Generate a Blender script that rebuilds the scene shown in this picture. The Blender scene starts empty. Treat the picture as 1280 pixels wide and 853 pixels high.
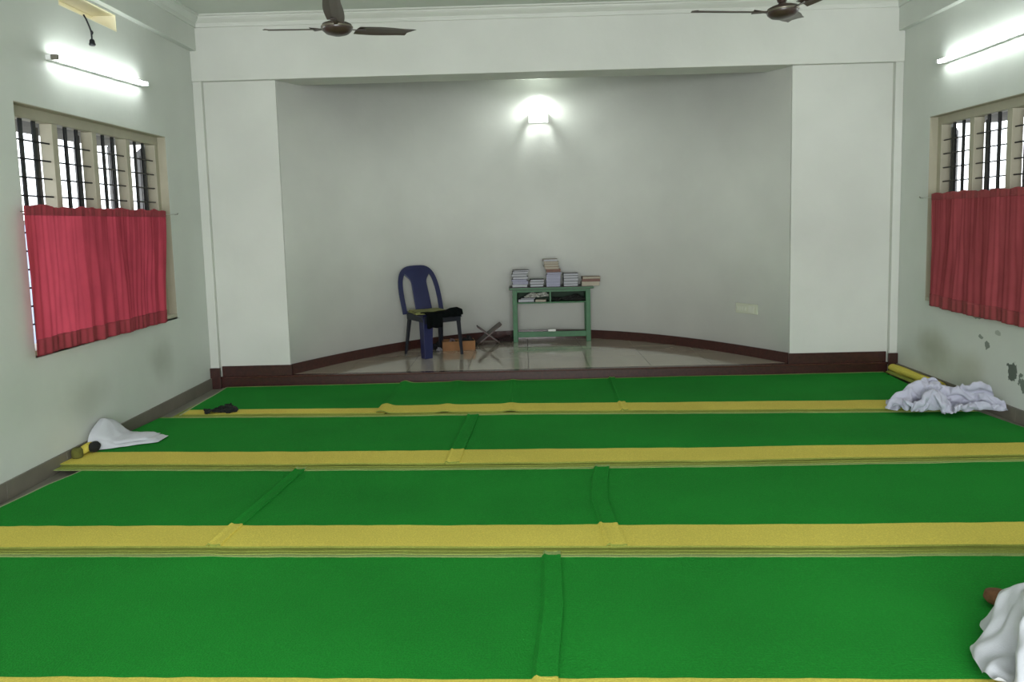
import bpy, bmesh, math, random
import numpy as np
from mathutils import Vector, Matrix, noise
PI = math.pi
SC = bpy.context.scene; COL = SC.collection
# ============================ camera ============================
XL, XR, YC = -3.071, 3.573, 7.401        # side walls and the plane of the alcove front (metres)
pitch, yaw, roll = 0.09894, -0.01572, -0.02544
fw = Vector((math.sin(yaw)*math.cos(pitch), math.cos(yaw)*math.cos(pitch), -math.sin(pitch)))
r0 = Vector((math.cos(yaw), -math.sin(yaw), 0)); u0 = r0.cross(fw)
rt = r0*math.cos(roll)+u0*math.sin(roll); up = -r0*math.sin(roll)+u0*math.cos(roll)
cd = bpy.data.cameras.new('camera'); cam = bpy.data.objects.new('camera', cd); COL.objects.link(cam)
cam.matrix_world = Matrix(((rt.x,up.x,-fw.x,0),(rt.y,up.y,-fw.y,0),(rt.z,up.z,-fw.z,1.55),(0,0,0,1)))
cd.sensor_width = 36; cd.lens = 961/1280*36; cd.shift_y = -53.5/1280; cd.clip_start = .05
SC.camera = cam
# ============================ light ============================
w = bpy.data.worlds.new('sky'); SC.world = w; w.use_nodes = True
bg = w.node_tree.nodes['Background']; bg.inputs['Color'].default_value = (.90,.96,1.0,1); bg.inputs['Strength'].default_value = 2.6   # white overcast sky
TUBE_E = 24.0; BULB_E = 50.0
# fill lamp added behind the camera, standing in for daylight of unknown source
for nm, loc, rot, sx_, sy_, e in (('rear_fill', (.25,-2.75,1.30), (math.radians(-90),0,0), 4.6, 2.4, 265),):
    a = bpy.data.lights.new(nm, 'AREA'); a.shape = 'RECTANGLE'; a.size = sx_; a.size_y = sy_; a.energy = e; a.color = (.95,.98,1.0)
    ao = bpy.data.objects.new(nm, a); COL.objects.link(ao); ao.location = loc; ao.rotation_euler = (math.radians(90),0,0)
SC.view_settings.view_transform = 'Standard'; SC.view_settings.look = 'None'
SC.view_settings.exposure = 0.38; SC.view_settings.gamma = 1.0
# draped cloth shapes: per point offsets in millimetres along the weave, row by row (x list, y list, z list)
CLOTH = {}
CLOTH[1] = (40, 44, [
388,-10,-8,-7,-3,-13,-20,-27,-24,9,-4,-7,-16,-24,-7,-8,-11,-12,5,-18,-18,-20,-22,10,-16,-6,-2,-27,-19,-2,1,-7,-10,-8,-1,-6,0,-22,-17,-18,-13,-17,9,-20,-17,-5,2,-11,-24,-28,-12,2,-7,-8,-5,-25,-15,-3,-15,-5,
-8,-28,-5,-7,-23,13,-25,-3,-12,-19,-17,-4,-9,12,-14,-9,-8,12,-10,-11,-25,-39,-15,4,2,-14,-17,-11,-1,-13,-31,-25,-6,-2,-2,1,-15,-23,-16,0,-16,-5,-7,-26,4,-10,-19,-11,-15,-21,-7,-15,-8,-7,1,6,-9,-8,-8,-7,
-7,-25,-18,-20,4,3,-6,-9,-19,-11,-12,-16,-22,-21,-6,1,-2,-7,-14,-11,-6,-14,-15,-15,-18,-1,-13,-13,7,-26,-26,-19,0,-10,-9,-6,1,3,-11,-6,2,-18,-18,-13,2,-11,-3,-1,-11,-4,-13,-24,-19,-6,-20,-22,0,-2,-4,-15,
-15,-3,-6,-10,-14,-21,-11,-5,-13,-5,-14,-26,-21,-15,5,-12,-9,1,3,-2,-15,-3,-11,-4,-20,-22,4,-13,4,-4,-13,-10,-8,-27,-19,-9,-15,-18,-4,-3,-10,-15,-10,-1,-14,-13,-17,-13,-1,-10,-10,-20,-18,-21,-14,-1,-3,-13,-7,2,
-3,8,-24,1,-14,-3,-9,-2,-9,-4,0,-13,-9,-13,-14,-25,10,-27,-17,-16,-7,-4,-11,-5,-15,-7,-17,-3,-20,-3,-14,-2,-28,-18,-18,-16,-10,4,-2,-17,-2,11,-8,-1,-17,-7,-8,-16,-3,-7,-9,0,-5,-11,-12,-12,-9,-7,-15,-21,
-20,-17,-5,-8,-7,-5,-13,-8,-13,-3,-16,-17,-4,-23,-27,-5,-19,-20,0,12,-4,-20,6,-1,-7,-8,-12,-5,-20,2,-9,-5,-10,-4,1,-16,-13,-7,-12,2,-17,-31,-24,-8,-8,-6,-5,-4,-14,-7,-13,-6,-12,-11,-24,-30,-4,-9,-14,-17,
6,5,2,-25,10,-10,-3,-17,-7,-25,8,-11,-4,-4,-10,0,-8,-15,-8,7,-12,-17,-22,-26,-21,-8,-5,-7,-4,-8,-17,7,-5,-17,-19,-14,-27,-13,-5,-9,-21,4,-3,8,-19,-12,5,-8,-8,-15,-26,9,2,0,-9,-12,-5,-8,-11,-9,
7,-16,3,-10,-22,-26,-23,-20,-3,14,-17,-24,0,4,-14,-12,-30,-11,-9,-17,-10,-12,-13,18,-16,-8,-15,-1,1,-13,-10,-15,1,-1,2,-5,-4,-10,-6,-12,-14,5,-12,-2,-8,-8,-14,-18,-21,-17,-2,6,-18,-26,6,-3,-26,-6,-22,-14,
-5,-8,-7,-19,9,-17,-9,-7,-18,12,-14,-14,-21,-2,21,-12,-1,-15,-1,-10,-9,-15,1,-10,-2,-10,-13,-10,-12,-14,-14,-13,3,-15,1,-5,-24,0,-25,-6,-19,-1,-16,-12,-3,-15,-10,-3,-14,-2,-9,0,-26,-20,7,16,5,-16,-7,-6,
-9,-14,-12,-11,3,-10,-9,-18,-9,-8,-15,-9,-2,-11,-9,-12,4,-13,-15,-3,-16,-9,-18,1,-20,3,-16,-18,-10,-13,-10,15,-19,-19,-15,6,14,11,-21,19,-21,-14,-24,-4,-18,1,-12,9,-27,-20,-1,-9,-14,5,-7,-12,-13,-9,-9,-21,
-2,8,-19,-2,-18,-1,-16,-11,-16,-17,-1,-19,10,-19,-11,-14,18,-4,17,-22,24,-21,-8,-18,-12,-15,-15,12,-22,-6,-24,-13,-2,3,-16,1,-11,-12,-14,-14,-20,-3,13,-4,-15,-11,-16,2,-16,-17,-19,4,-26,3,-11,-22,-7,11,24,-21,
-12,24,-18,-14,-14,-12,2,-23,-10,-9,-13,-15,-17,-8,10,-12,-7,-10,2,-15,-23,-18,-15,15,9,-13,-16,-13,0,-5,-20,-22,-10,-3,6,-33,-18,-14,16,23,4,-23,1,-13,-14,-9,-17,9,-21,-18,-22,-11,3,-17,-14,1,9,-17,-14,-10,
8,-19,-26,-24,12,10,-1,-16,-14,-14,7,-18,-16,-26,-9,3,-15,-29,-2,7,18,13,-16,-16,-12,-2,-17,-1,-14,-21,-12,-25,-17,3,-17,6,-18,11,-2,-14,-19,7,-23,-4,-22,-16,13,4,-18,-9,-5,-8,-19,-2,-22,11,-6,-38,-32,-13,
20,-6,21,-13,-13,-9,-8,-5,-15,-17,6,-29,-24,-14,-17,-1,-7,7,-10,9,-20,-2,-17,-2,-18,-12,-11,-9,6,-12,1,-17,-8,-18,13,-10,-25,-5,-16,-36,-2,5,26,-10,-3,-14,-9,-8,-13,-5,-15,-15,-23,-22,-13,-14,-13,6,-2,-6,
22,-18,-4,-22,-11,-16,-14,0,-8,-8,-4,-3,-9,-11,-7,-11,2,-6,-33,-22,-20,-15,18,18,11,-27,-9,-8,-13,-5,-14,-12,-14,-28,-19,-11,-21,9,-22,1,17,6,-4,-20,-14,-17,-14,-6,-14,0,-7,-9,-8,5,-22,-8,-5,-3,-12,-22,
-6,-37,4,18,-5,13,-12,-16,-11,-3,-16,-7,-16,-14,-29,-16,-24,2,-21,-8,16,-11,10,6,-14,-9,-22,-11,-23,5,-16,-1,-4,-9,-4,7,-26,-10,-12,13,-6,-41,-16,-1,21,10,-28,-4,-16,2,-17,-1,-16,-12,-24,-21,-18,-4,-21,-20,
11,-10,20,-20,12,-22,-1,-16,-16,-1,-15,-8,-11,-7,4,-16,3,-2,-18,-20,2,5,-17,-34,6,-2,15,-12,-20,-8,-12,8,-22,-10,-14,-28,-31,9,-29,-10,-6,-15,20,-10,1,-17,9,-13,-7,-14,-15,-11,-13,-12,13,-19,7,-22,15,-12,
-19,-21,2,6,-31,7,-9,-14,-4,-14,-9,-14,21,-12,-22,-23,-22,-33,1,-15,-21,-14,11,-5,20,-26,0,-5,-14,-1,-11,-17,-6,-6,-19,-3,16,-22,12,-25,7,-23,-1,-34,20,-31,-20,0,-19,13,-17,-24,16,-19,2,-17,-32,-14,-22,-20,
-7,-3,-35,2,22,2,-16,-16,-12,11,-15,-5,-8,-13,-17,-9,17,-18,12,-22,11,-26,2,-27,-3,-12,-15,-15,-1,-4,4,-10,-20,-10,17,-29,-15,-19,-26,-17,-7,-15,-13,0,-3,-22,21,-13,4,-14,-21,3,-9,-12,1,-18,0,-15,5,-13,
17,-23,-15,-4,-30,-13,-3,-12,-18,3,0,-8,11,-26,6,2,-19,-26,-29,-17,-13,-14,-12,-24,-3,-10,16,-15,-3,-8,5,-10,-14,-8,-2,10,-23,-19,19,-24,-18,16,8,-8,-29,-35,-24,-9,1,-13,-6,0,15,5,-22,-17,14,-25,-24,-18,
-21,-16,-12,-15,-25,-13,19,-19,6,-17,7,-9,-9,-13,-8,4,12,-8,-17,-7,9,-28,-12,12,5,-29,-35,-10,-28,-4,0,-18,-7,16,8,-20,-17,11,-12,-31,-22,-7,-20,-18,-20,-17,-19,14,9,-26,6,-18,2,-16,-17,-7,7,14,1,-16,
5,-20,14,-27,-14,11,-26,-22,-26,-8,-14,1,-4,-20,-12,10,2,-5,-23,3,-29,-32,4,-16,-22,-8,-19,-21,-13,17,-1,-24,-1,-14,-9,-15,-13,6,16,18,-30,-6,18,-22,12,-24,-20,-11,-30,-32,15,-15,-16,9,1,-15,-20,-2,-7,0,
-23,-25,-5,-25,3,-18,-30,-16,-20,-14,13,5,-2,-26,-1,-22,-16,-14,9,21,21,0,-18,-15,19,-25,-10,-11,-30,-22,-26,-10,20,-19,9,3,-11,-11,-19,5,-9,-1,-37,-22,14,-28,-3,-32,-14,-13,-29,0,10,4,-11,-27,-5,-17,-20,8,
21,22,-4,7,-24,7,-4,-19,-17,-30,-28,-11,-21,14,7,-17,9,-18,-6,-8,-10,-9,15,-38,-28,20,-15,-26,-13,-32,-17,3,-21,13,-16,-1,-23,-19,2,-16,3,12,22,16,4,-21,-16,15,-17,-27,-26,-32,-5,-22,-2,-7,-6,-8,-5,-24,
1,-15,-11,23,-34,-30,15,-7,-11,-26,-20,-31,-17,17,-16,12,-26,-13,-13,-7,-20,-7,11,23,28,3,-17,-13,-3,-13,-18,-26,-25,-21,-3,-17,-21,2,-5,-12,-1,-21,0,-15,27,-33,-33,17,-18,-13,-25,-23,-8,-23,-3,18,-3,-25,-27,-5,
-23,2,-12,21,19,2,17,-7,-8,-19,-8,-28,-26,-2,-16,-24,-1,-13,-1,-10,8,-22,13,-25,-7,25,-22,-35,-9,9,-21,-9,-31,-21,-13,-13,14,3,-26,-26,-8,-13,-12,-11,21,13,25,15,-5,-19,-7,-21,-22,-30,-17,11,-13,-21,-18,2,
-1,-6,2,-14,9,-23,2,6,-29,-1,-25,3,-24,-11,-16,-27,-21,1,14,-19,-29,-21,-8,-19,-1,13,20,25,25,-16,2,-21,-18,-23,-20,-26,-8,-4,0,-20,4,5,-8,2,-13,24,-10,-25,20,-33,-22,4,-22,-5,-23,-18,0,-27,14,-19,
-15,-22,-20,-15,-22,15,12,2,25,26,5,-20,-2,-25,-22,-27,-8,-24,-18,3,-15,1,10,-11,-4,14,3,-19,11,-6,-14,-20,-10,-20,2,-22,-25,13,-11,-19,6,-24,-32,-22,-22,-19,4,26,-10,28,24,12,-13,-17,-8,-27,-11,-22,-6,-24,
-15,-18,13,-4,-9,11,-2,10,-21,3,1,-13,-6,-19,-15,-6,-10,-23,7,4,-23,-10,-17,-31,-26,-16,-25,-2,26,-14,29,24,16,-13,2,-17,-18,-26,-11,-26,4,-11,-4,-5,-5,16,-12,3,19,-9,-18,-4,5,-8,-19,3,-18,-20,-16,-7,
13,-4,-30,-17,-25,-29,-24,-9,-16,18,-8,25,24,25,-15,20,-18,-26,-20,-22,-14,-21,1,-8,-10,-8,7,22,-22,8,9,5,-29,-6,4,-20,5,-14,-14,-20,-20,17,-9,-14,-16,-27,-21,-24,-15,-22,9,-12,28,28,23,13,-15,-14,-7,-15,
-21,-6,-16,-18,-10,14,-27,18,-6,8,-6,-9,20,-1,-11,-28,-7,-12,7,-17,-16,-23,0,15,-16,-20,-22,-29,-14,-19,-15,-13,-9,20,31,27,24,-15,-17,9,-26,-17,-6,-17,-2,150,13,19,10,-13,-2,9,-6,10,-11,-24,-1,3,-18,-21,
15,17,14,-9,8,1,22,4,31,19,16,-4,-2,-3,-13,-20,-7,-18,14,-22,-5,-25,-6,-9,-12,-37,-15,19,9,21,3,-22,1,12,-8,13,-11,-27,-6,-16,8,-17,23,8,7,-11,12,11,37,18,26,-4,24,-30,-13,18,-9,-17,-3,-18,
8,-20,-22,-23,-16,-21,8,16,-20,6,24,14,1,-26,6,11,3,9,-21,-30,-25,4,16,2,5,3,18,18,0,32,23,15,17,-10,12,-19,-15,19,-11,-17,0,-22,-17,-6,-21,-23,-23,-22,-2,-6,-20,30,2,9,6,-11,-14,16,8,-3,
-30,-30,-14,5,9,3,16,11,21,27,4,24,9,11,16,8,-8,-12,-8,14,-20,-5,-19,-16,-7,-20,-14,-24,-38,-30,15,0,-4,21,-9,7,0,5,-15,14,8,-20,-25,-31,-2,19,11,-8,17,21,26,34,-9,12,15,9,20,1,-5,-19,
3,8,-24,-18,-7,-8,-17,-16,-31,-23,-6,0,17,-8,11,17,-14,-12,9,10,-10,6,6,-24,-28,-14,5,20,13,-6,25,34,27,-11,3,19,20,3,17,5,-22,-12,21,-13,-21,-8,-23,-4,-19,-34,-40,-19,15,5,13,-11,21,11,-10,-24,
10,-10,8,11,-4,-27,-24,-8,22,16,19,1,28,20,27,-12,20,-2,5,14,18,-2,-24,-7,20,-17,-23,-8,-24,-7,-29,-39,-5,9,12,12,-2,-2,20,10,-12,-28,-9,-2,13,17,-14,-27,-21,13,12,18,32,7,20,14,15,-2,0,15,
-4,16,14,-3,-19,-7,14,-16,-22,-12,-20,-28,-39,14,-19,20,5,19,-14,10,12,12,-17,-27,10,-15,9,5,-14,-21,-10,22,23,7,34,9,12,3,-3,18,5,-8,7,13,15,-5,-20,-2,13,-15,-23,-17,-34,-35,-1,-16,6,5,16,14,
-13,24,9,-2,-22,9,-15,-14,-8,3,-7,-13,2,27,24,20,-11,14,3,14,4,1,20,-12,7,11,0,2,-27,13,10,-25,-19,-30,-38,-10,-11,-9,25,3,13,9,3,20,7,-24,7,-33,-20,0,-7,-11,2,15,17,18,17,8,-6,24,
-8,9,17,-6,11,6,-9,9,-13,19,-21,24,-13,-32,-31,-34,-14,10,-17,23,17,-12,15,2,17,13,-22,11,-26,-32,-14,-13,2,8,13,24,3,18,13,10,-5,7,10,2,15,-11,10,-7,2,-6,19,20,-23,7,-26,-28,-38,10,-8,-10,
14,5,11,-3,15,3,25,-19,5,-6,-28,-21,-27,-6,0,19,28,4,25,-5,7,9,1,12,15,-4,-8,13,-4,-7,17,0,29,6,-27,-8,-38,-25,-4,-13,-13,-1,16,5,17,2,7,16,10,-23,18,-16,-27,-28,-26,7,13,18,35,-7,
23,-15,0,22,0,8,-2,-4,10,8,-17,14,22,12,24,-18,-29,-22,-35,-17,-2,-19,-8,16,4,14,12,8,17,17,-4,-13,-29,-6,-11,-22,-16,15,29,10,29,-11,13,-18,20,4,-7,14,-6,-4,15,-1,17,-2,20,23,-8,-30,-4,-40,
-16,-2,-10,-19,16,-2,20,9,11,16,12,10,-23,-9,-33,17,-7,-30,24,12,32,-10,22,0,-17,6,7,-9,8,-8,17,-3,19,-7,19,5,21,6,-12,-42,-14,-19,-2,-15,-1,3,-3,20,12,17,8,15,8,2,-25,-33,-1,24,-28,-1,
30,17,12,-11,0,-1,-4,18,-16,1,22,-9,-1,19,20,16,-6,23,-15,-13,9,-25,-17,-5,-14,3,0,0,20,20,4,10,15,4,18,-16,-36,21,-22,20,-25,14,21,17,0,-22,1,0,10,6,-13,21,13,-7,11,14,4,24,4,0,
-3,-25,17,-14,-7,-19,-1,11,16,2,19,12,6,14,4,16,-3,-21,21,-23,-16,14,-12,20,8,9,-13,-13,17,-2,19,-1,-8,24,9,-21,24,20,0,2,8,-14,7,11,-18,0,-10,-12,18,8,12,12,12,10,-1,11,6,-3,23,11,
-16,-27,-17,20,-10,12,13,-8,-17,15,18,0,5,-15,22,5,13,2,16,-4,10,12,-13,-10,14,-20,2,-13,2,5,16,15,10,15,3,7,15,-14,26,-2,23,-4,-21,-29,7,-12,8,9,10,-12,7,12,-2,18,2,-15,27,3,15,-5,
26,-16,6,11,0,-17,-18,1,-15,9,10,11,12,18,7,11,8,0,17,-4,23,3,-8,2,-23,-23,-9,8,16,-5,8,15,-9,10,11,7,11,-10,23,2,21,-3,22,-10,-16,2,-8,-20,-5,10,-5,18,8,17,11,10,9,4,13,1,
21,5,-10,21,-22,-25,8,-8,-17,6,14,12,1,5,6,-1,16,-1,16,3,10,6,23,7,-18,-10,3,-15,-22,-7,13,10,13,16,11,10,12,2,13,6,14,1,3,-1,14,-22,-1,-20,12,-23,15,5,10,4,5,-1,19,-6,17,-2,
7,18,16,-4,14,-4,-29,15,-16,-22,17,-2,17,13,8,16,11,2,17,0,8,13,-2,8,18,-17,3,-24,7,-23,17,-14,11,15,-1,7,12,-3,21,-12,13,16,11,1,15,-4,7,-7,-23,3,-15,17,13,16,-6,24,12,1,22,-10,
9,19,-6,7,15,14,8,-31,3,-21,14,-17,-5,20,3,8,13,-9,17,-2,10,7,9,13,5,5,-4,11,-8,-29,5,0,3,19,10,14,7,6,16,11,15,3,-10,9,13,5,10,9,-13,-21,-20,16,5,4,-8,12,9,-1,14,-5,
7,4,17,4,15,0,1,11,7,-30,-14,22,-12,21,-8,14,24,-3,19,14,1,15,-7,19,-12,15,11,24,-22,-9,3,-20,-9,5,1,5,17,3,14,-2,-9,13,13,10,20,-9,11,-8,10,7,-7,-30,24,-7,13,20,4,0,1,19,
15,17,-9,22,-8,21,-9,13,25,-14,-1,-25,0,15,-12,-21,6,14,1,16,1,5,12,5,8,20,-5,4,14,-13,0,6,-10,6,4,0,21,-12,5,16,21,0,11,18,-7,25,-10,23,-7,16,4,-16,-1,-23,23,-20,11,-18,9,24,
-8,-1,21,-7,18,13,2,18,-7,0,6,-18,3,12,7,26,-9,-11,12,-23,21,16,6,25,-8,28,-11,10,12,4,3,8,-10,-20,12,-12,11,-15,11,-3,26,-5,-3,9,-3,20,10,11,-1,8,-14,5,-11,21,-13,13,25,-17,-6,-17,
-21,9,18,22,6,24,0,-16,13,8,5,0,6,11,-25,-5,17,-16,12,-14,18,15,7,-15,-2,8,24,5,9,8,-9,6,-12,11,4,-17,11,-15,21,-17,-16,-22,-13,25,5,23,16,-12,13,-15,14,12,-10,19,13,-19,-21,4,-1,5,
10,-4,20,4,-13,-5,23,11,10,6,-3,5,-14,5,8,-2,-2,-8,-1,9,14,-15,-28,-25,6,25,5,10,8,-7,5,-5,11,-6,21,12,-2,-12,-24,4,5,9,15,0,9,-5,-17,23,22,-6,7,13,-11,9,-23,12,-6,5,-8,23,
-14,-8,8,-31,7,-19,19,-16,11,9,-4,3,2,6,7,14,4,-6,-6,1,-19,6,15,8,-4,7,8,-17,16,22,-7,12,3,10,-14,4,-13,-5,4,-1,15,-4,-16,-24,-2,-28,15,-7,-20,5,9,0,-2,9,3,12,11,15,-14,-9,
0,-12,23,-14,10,1,20,1,7,-10,22,1,-6,14,1,-12,-6,-8,11,-9,8,-11,17,-23,-10,-29,0,-25,-5,-9,-5,7,-2,16,14,3,6,4,15,-11,-14,-5,14,4,-15,10,-4,19,3,8,7,2,13,-12,6,0,15,2,-27,-4,
5,-4,20,-20,4,-31,-8,-31,11,-21,-13,-17,1,17,2,9,8,4,12,5,1,-14,-10,9,11,-15,-1,7,23,2,17,-7,1,2,7,-5,11,0,14,-13,-20,-2,5,-3,-3,-25,-15,-30,3,-27,16,-30,-28,-3,21,8,6,8,0,15,
-4,5,-6,-14,2,12,11,-19,21,5,13,13,-9,-9,15,-7,9,-1,18,-4,2,-12,-19,1,-2,3,-20,-28,-30,-4,-17,-9,-12,-25,2,5,8,11,5,11,6,-10,-2,10,-18,8,5,2,-7,11,4,15,17,-9,-12,12,11,-11,16,4,
7,-11,0,0,-12,8,-21,-14,-16,-21,-32,-15,19,-28,-31,-12,7,8,13,3,11,13,-4,-4,0,-4,-4,8,-4,6,-2,20,-2,24,-11,-8,3,14,11,-8,14,4,-6,-12,5,-4,-8,-10,-24,-11,-34,-4,-26,11,-17,-25,-21,-17,10,15,
1,17,12,-7,-4,1,-1,-7,4,12,-11,2,20,-1,24,-10,-12,4,15,11,-1,17,-8,10,-11,-13,2,-3,-3,-23,-24,-18,-24,-6,-16,8,-31,-27,-17,-4,29,-14,14,15,2,-8,-8,12,10,-10,-4,12,-17,19,7,22,-3,-18,0,17,
8,12,4,10,-5,-16,-4,14,-18,8,-12,-31,-17,-6,-21,-22,-6,-6,-19,-29,-11,23,-5,-11,18,11,-8,12,-17,13,-12,19,3,-17,6,16,18,-2,-7,-11,14,14,13,21,-14,2,-7,-10,-1,-6,-5,7,-23,-22,-17,-16,-15,-15,-13,-11,
1,-23,7,16,-21,-11,8,1,1,13,-15,12,-1,-4,14,-14,17,11,12,-12,-5,-1,17,15,24,-11,3,19,-6,-11,24,-11,2,19,16,16,-12,-5,11,27,3,24,20,-1,-4,-5,22,-14,-22,-14,-22,-9,-31,1,-4,16,-28,-14,12,-14,
5,19,4,-18,-10,24,1,1,-14,17,11,5,5,-29,12,23,8,24,-3,-13,21,22,-1,20,26,1,-15,0,15,-22,-17,-17,-31,-6,-8,13,-19,-5,-3,-11,4,-18,9,22,-2,-23,-9,6,-1,11,12,12,6,-3,-24,17,-5,21,20,21,
-5,-10,24,18,-6,21,27,6,-14,-23,19,-14,-20,-23,-7,-5,5,-15,-20,-16,13,-7,-11,-14,14,20,-1,-11,-23,-2,0,7,33,10,-19,-13,-8,24,-4,17,23,22,1,-12,28,9,-3,23,25,-19,-18,-8,11,-14,-14,-38,-5,22,-23,9,
-17,-14,17,-16,-14,-9,23,-13,14,-22,10,-9,18,-8,-2,9,-26,-21,9,21,20,-3,20,22,-1,-7,19,11,1,24,12,-18,-22,-5,-19,-14,-1,-28,10,-17,25,0,-15,-15,16,-18,-16,4,14,-27,25,-24,22,-26,32,-12,21,-8,-21,-18,
16,23,23,7,5,22,-23,14,15,-2,20,21,-1,-18,-19,-7,-3,-9,-25,-23,-7,16,27,-5,-18,6,-17,-4,-20,10,-23,-1,-1,-1,2,9,-10,15,19,-23,-18,-2,22,15,14,11,19,3,-16,19,4,3,23,-8,12,-13,-32,-15,11,-9,
-18,1,-8,21,11,-5,-22,6,-21,-2,-21,11,-21,22,-20,20,-24,18,-20,16,14,-21,-22,12,20,20,-4,21,21,-2,-16,18,3,12,23,-17,-13,7,-35,-17,18,-2,-29,20,-7,24,0,-5,-26,9,-22,-4,-22,11,-14,22,-26,17,11,-18,
-11,22,-3,-19,-16,20,22,14,-1,21,-3,4,-2,17,8,21,3,0,-33,4,-26,-20,25,-27,-7,4,18,19,-14,1,-22,3,-22,-4,-20,15,-15,21,-24,4,-13,-31,24,14,-15,-24,0,21,22,-5,19,7,-10,8,12,16,15,17,7,-18,
-25,-24,-25,24,1,-28,2,-1,21,20,-2,-22,-19,-5,-12,-20,0,20,-20,19,4,-15,-27,-6,20,17,-21,-20,9,21,0,22,-8,13,22,3,7,3,11,6,-13,-8,-27,-26,2,25,-15,19,-25,-4,21,18,-20,-15,-9,-9,-8,-17,-1,22,
-21,-5,-18,-20,-10,9,19,8,-23,-13,19,3,20,2,-1,24,24,19,10,7,-11,-36,-14,3,-18,-23,11,32,-13,15,-26,21,-21,19,-25,-1,-10,-1,-20,11,-22,16,1,-19,2,-15,-19,10,21,-4,-23,0,12,19,23,-8,19,5,23,22,
-10,9,-36,3,-25,-19,-8,26,1,25,2,-27,25,-16,-24,10,-20,16,-23,6,-25,16,-22,-12,12,-12,-22,3,-19,15,20,-19,-16,19,12,12,19,18,-3,2,22,20,-26,5,-27,-2,-18,-19,9,33,23,-22,-10,23,-5,-24,-10,11,-20,3,
-20,10,-26,11,10,-20,15,-20,-2,-15,-2,14,13,-18,-8,22,21,3,12,19,-11,17,18,13,-28,0,-19,-14,-9,-3,29,25,7,-23,-8,23,-18,-7,-22,-4,14,-18,1,-33,-11,-13,15,-20,-6,-8,-12,-4,23,-12,-10,8,15,8,17,9,
1,16,-5,18,24,-1,-22,4,-15,-11,-17,23,20,22,-16,5,-20,22,-24,-10,-14,14,-9,-31,-8,-25,-7,18,-7,-6,-18,-11,-4,20,10,-28,17,-10,25,-4,11,18,2,3,24,2,27,-14,-19,-13,14,-22,15,19,25,1,-11,-20,16,-4,
-9,-16,8,-19,-20,-25,-25,1,12,8,-30,8,-24,-4,4,27,-18,20,-22,7,19,-1,15,-2,16,16,28,-3,12,-20,-15,-11,12,5,22,19,12,-15,-13,-16,23,-24,8,-7,-25,-28,-23,-19,18,-17,14,-25,-13,13,-18,22,-16,29,7,-25,
-15,18,9,12,-1,11,23,27,22,-15,5,-14,-16,22,-3,2,22,22,-5,-20,-16,12,-7,-27,9,-20,-30,-6,-22,-8,14,-18,-10,-5,-16,24,-18,20,-11,14,-27,-4,17,-4,20,17,-6,29,20,27,-9,18,-15,-15,12,15,-16,16,18,6,
-26,6,-28,12,-23,-19,5,-31,-35,-7,-8,20,5,-23,-22,10,-15,25,-18,22,-23,10,-18,-3,23,-3,22,19,8,29,7,11,22,-2,-16,-12,20,-24,5,20,16,-4,-28,14,-29,8,-24,-21,0,-33,-30,16,-7,5,-22,1,-17,16,-15,25,
-20,19,-20,15,-24,-2,11,26,21,23,6,20,26,-14,19,3,-2,-29,0,20,-23,15,21,-2,-11,-14,-25,-1,-16,-19,-38,-5,-10,16,-21,-22,-6,17,-15,23,-15,22,-22,22,-20,9,-21,23,5,27,10,25,15,12,14,-20,-4,19,-12,25,
-21,12,-22,-1,29,-31,0,2,-21,-11,-33,-16,-30,3,2,-19,3,-10,-12,25,-14,23,-19,19,-17,21,-17,-24,23,5,19,31,9,11,10,7,16,0,-19,26,14,2,-20,-4,-24,18,-22,-19,18,-3,-28,-26,-35,11,-5,-8,-23,-5,2,27,
-10,23,-12,13,-24,22,-3,-29,-8,3,31,32,1,20,8,8,19,9,-18,17,16,-15,21,-5,-29,2,-18,4,-23,-5,22,-23,-39,-35,-3,-18,-6,-5,13,-18,5,19,25,5,-17,-16,-10,16,-27,18,-15,31,18,25,4,5,10,18,-3,22,
-19,2,25,-14,12,-19,-20,9,-21,5,-27,16,-25,-25,-22,-13,-13,20,-2,14,-8,-11,26,2,23,-9,-11,-35,-11,17,-18,25,9,30,-1,19,-4,8,18,24,-11,20,-24,3,24,-20,-20,10,-19,4,-24,13,-27,3,-23,-36,15,10,-10,26,
16,2,-17,17,20,-12,15,-29,-5,-17,-19,19,-16,27,24,18,-6,19,16,18,-2,21,-18,13,-27,22,-19,-1,-18,9,-24,10,-14,-17,12,-37,-26,-4,7,-18,6,23,23,-8,14,19,3,-20,-4,-25,7,-23,-17,-3,32,27,0,18,12,15,
10,24,13,-24,-4,-23,9,5,-18,8,-5,-19,-20,-13,17,0,-30,-33,20,-20,18,-3,6,26,20,-2,27,-13,6,-32,0,-18,3,-24,-14,32,7,21,14,2,14,14,20,22,-12,-24,-19,-6,23,-14,-15,9,-8,-19,-25,-1,8,-32,6,-20,
-1,-2,18,17,14,9,15,31,2,-22,-9,-27,15,-11,-19,-30,21,21,12,5,17,10,18,9,22,-5,-22,-16,-20,16,-8,5,-22,11,-12,-16,0,-28,10,-28,10,-2,11,6,9,16,33,18,-1,28,-13,-21,-27,-14,14,-29,-27,28,23,-11,
23,3,21,13,21,-7,13,-25,-10,-15,3,5,-21,7,-24,18,-5,-31,14,-15,-16,-12,3,4,21,15,0,30,10,26,-8,16,-33,-12,-23,-4,-5,-34,13,22,12,3,25,2,26,-2,20,-9,-22,-8,-10,-13,4,1,-21,9,-19,20,-10,-23,
14,-28,-11,0,16,17,16,11,13,24,-10,34,-5,-28,-24,0,-23,3,-28,14,-4,24,17,5,30,12,-23,5,13,-28,-12,-1,-6,-16,18,-19,-17,20,-21,4,-20,25,-13,-19,3,1,24,16,-3,29,14,14,22,-6,-23,-15,-22,0,-26,7,
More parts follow.
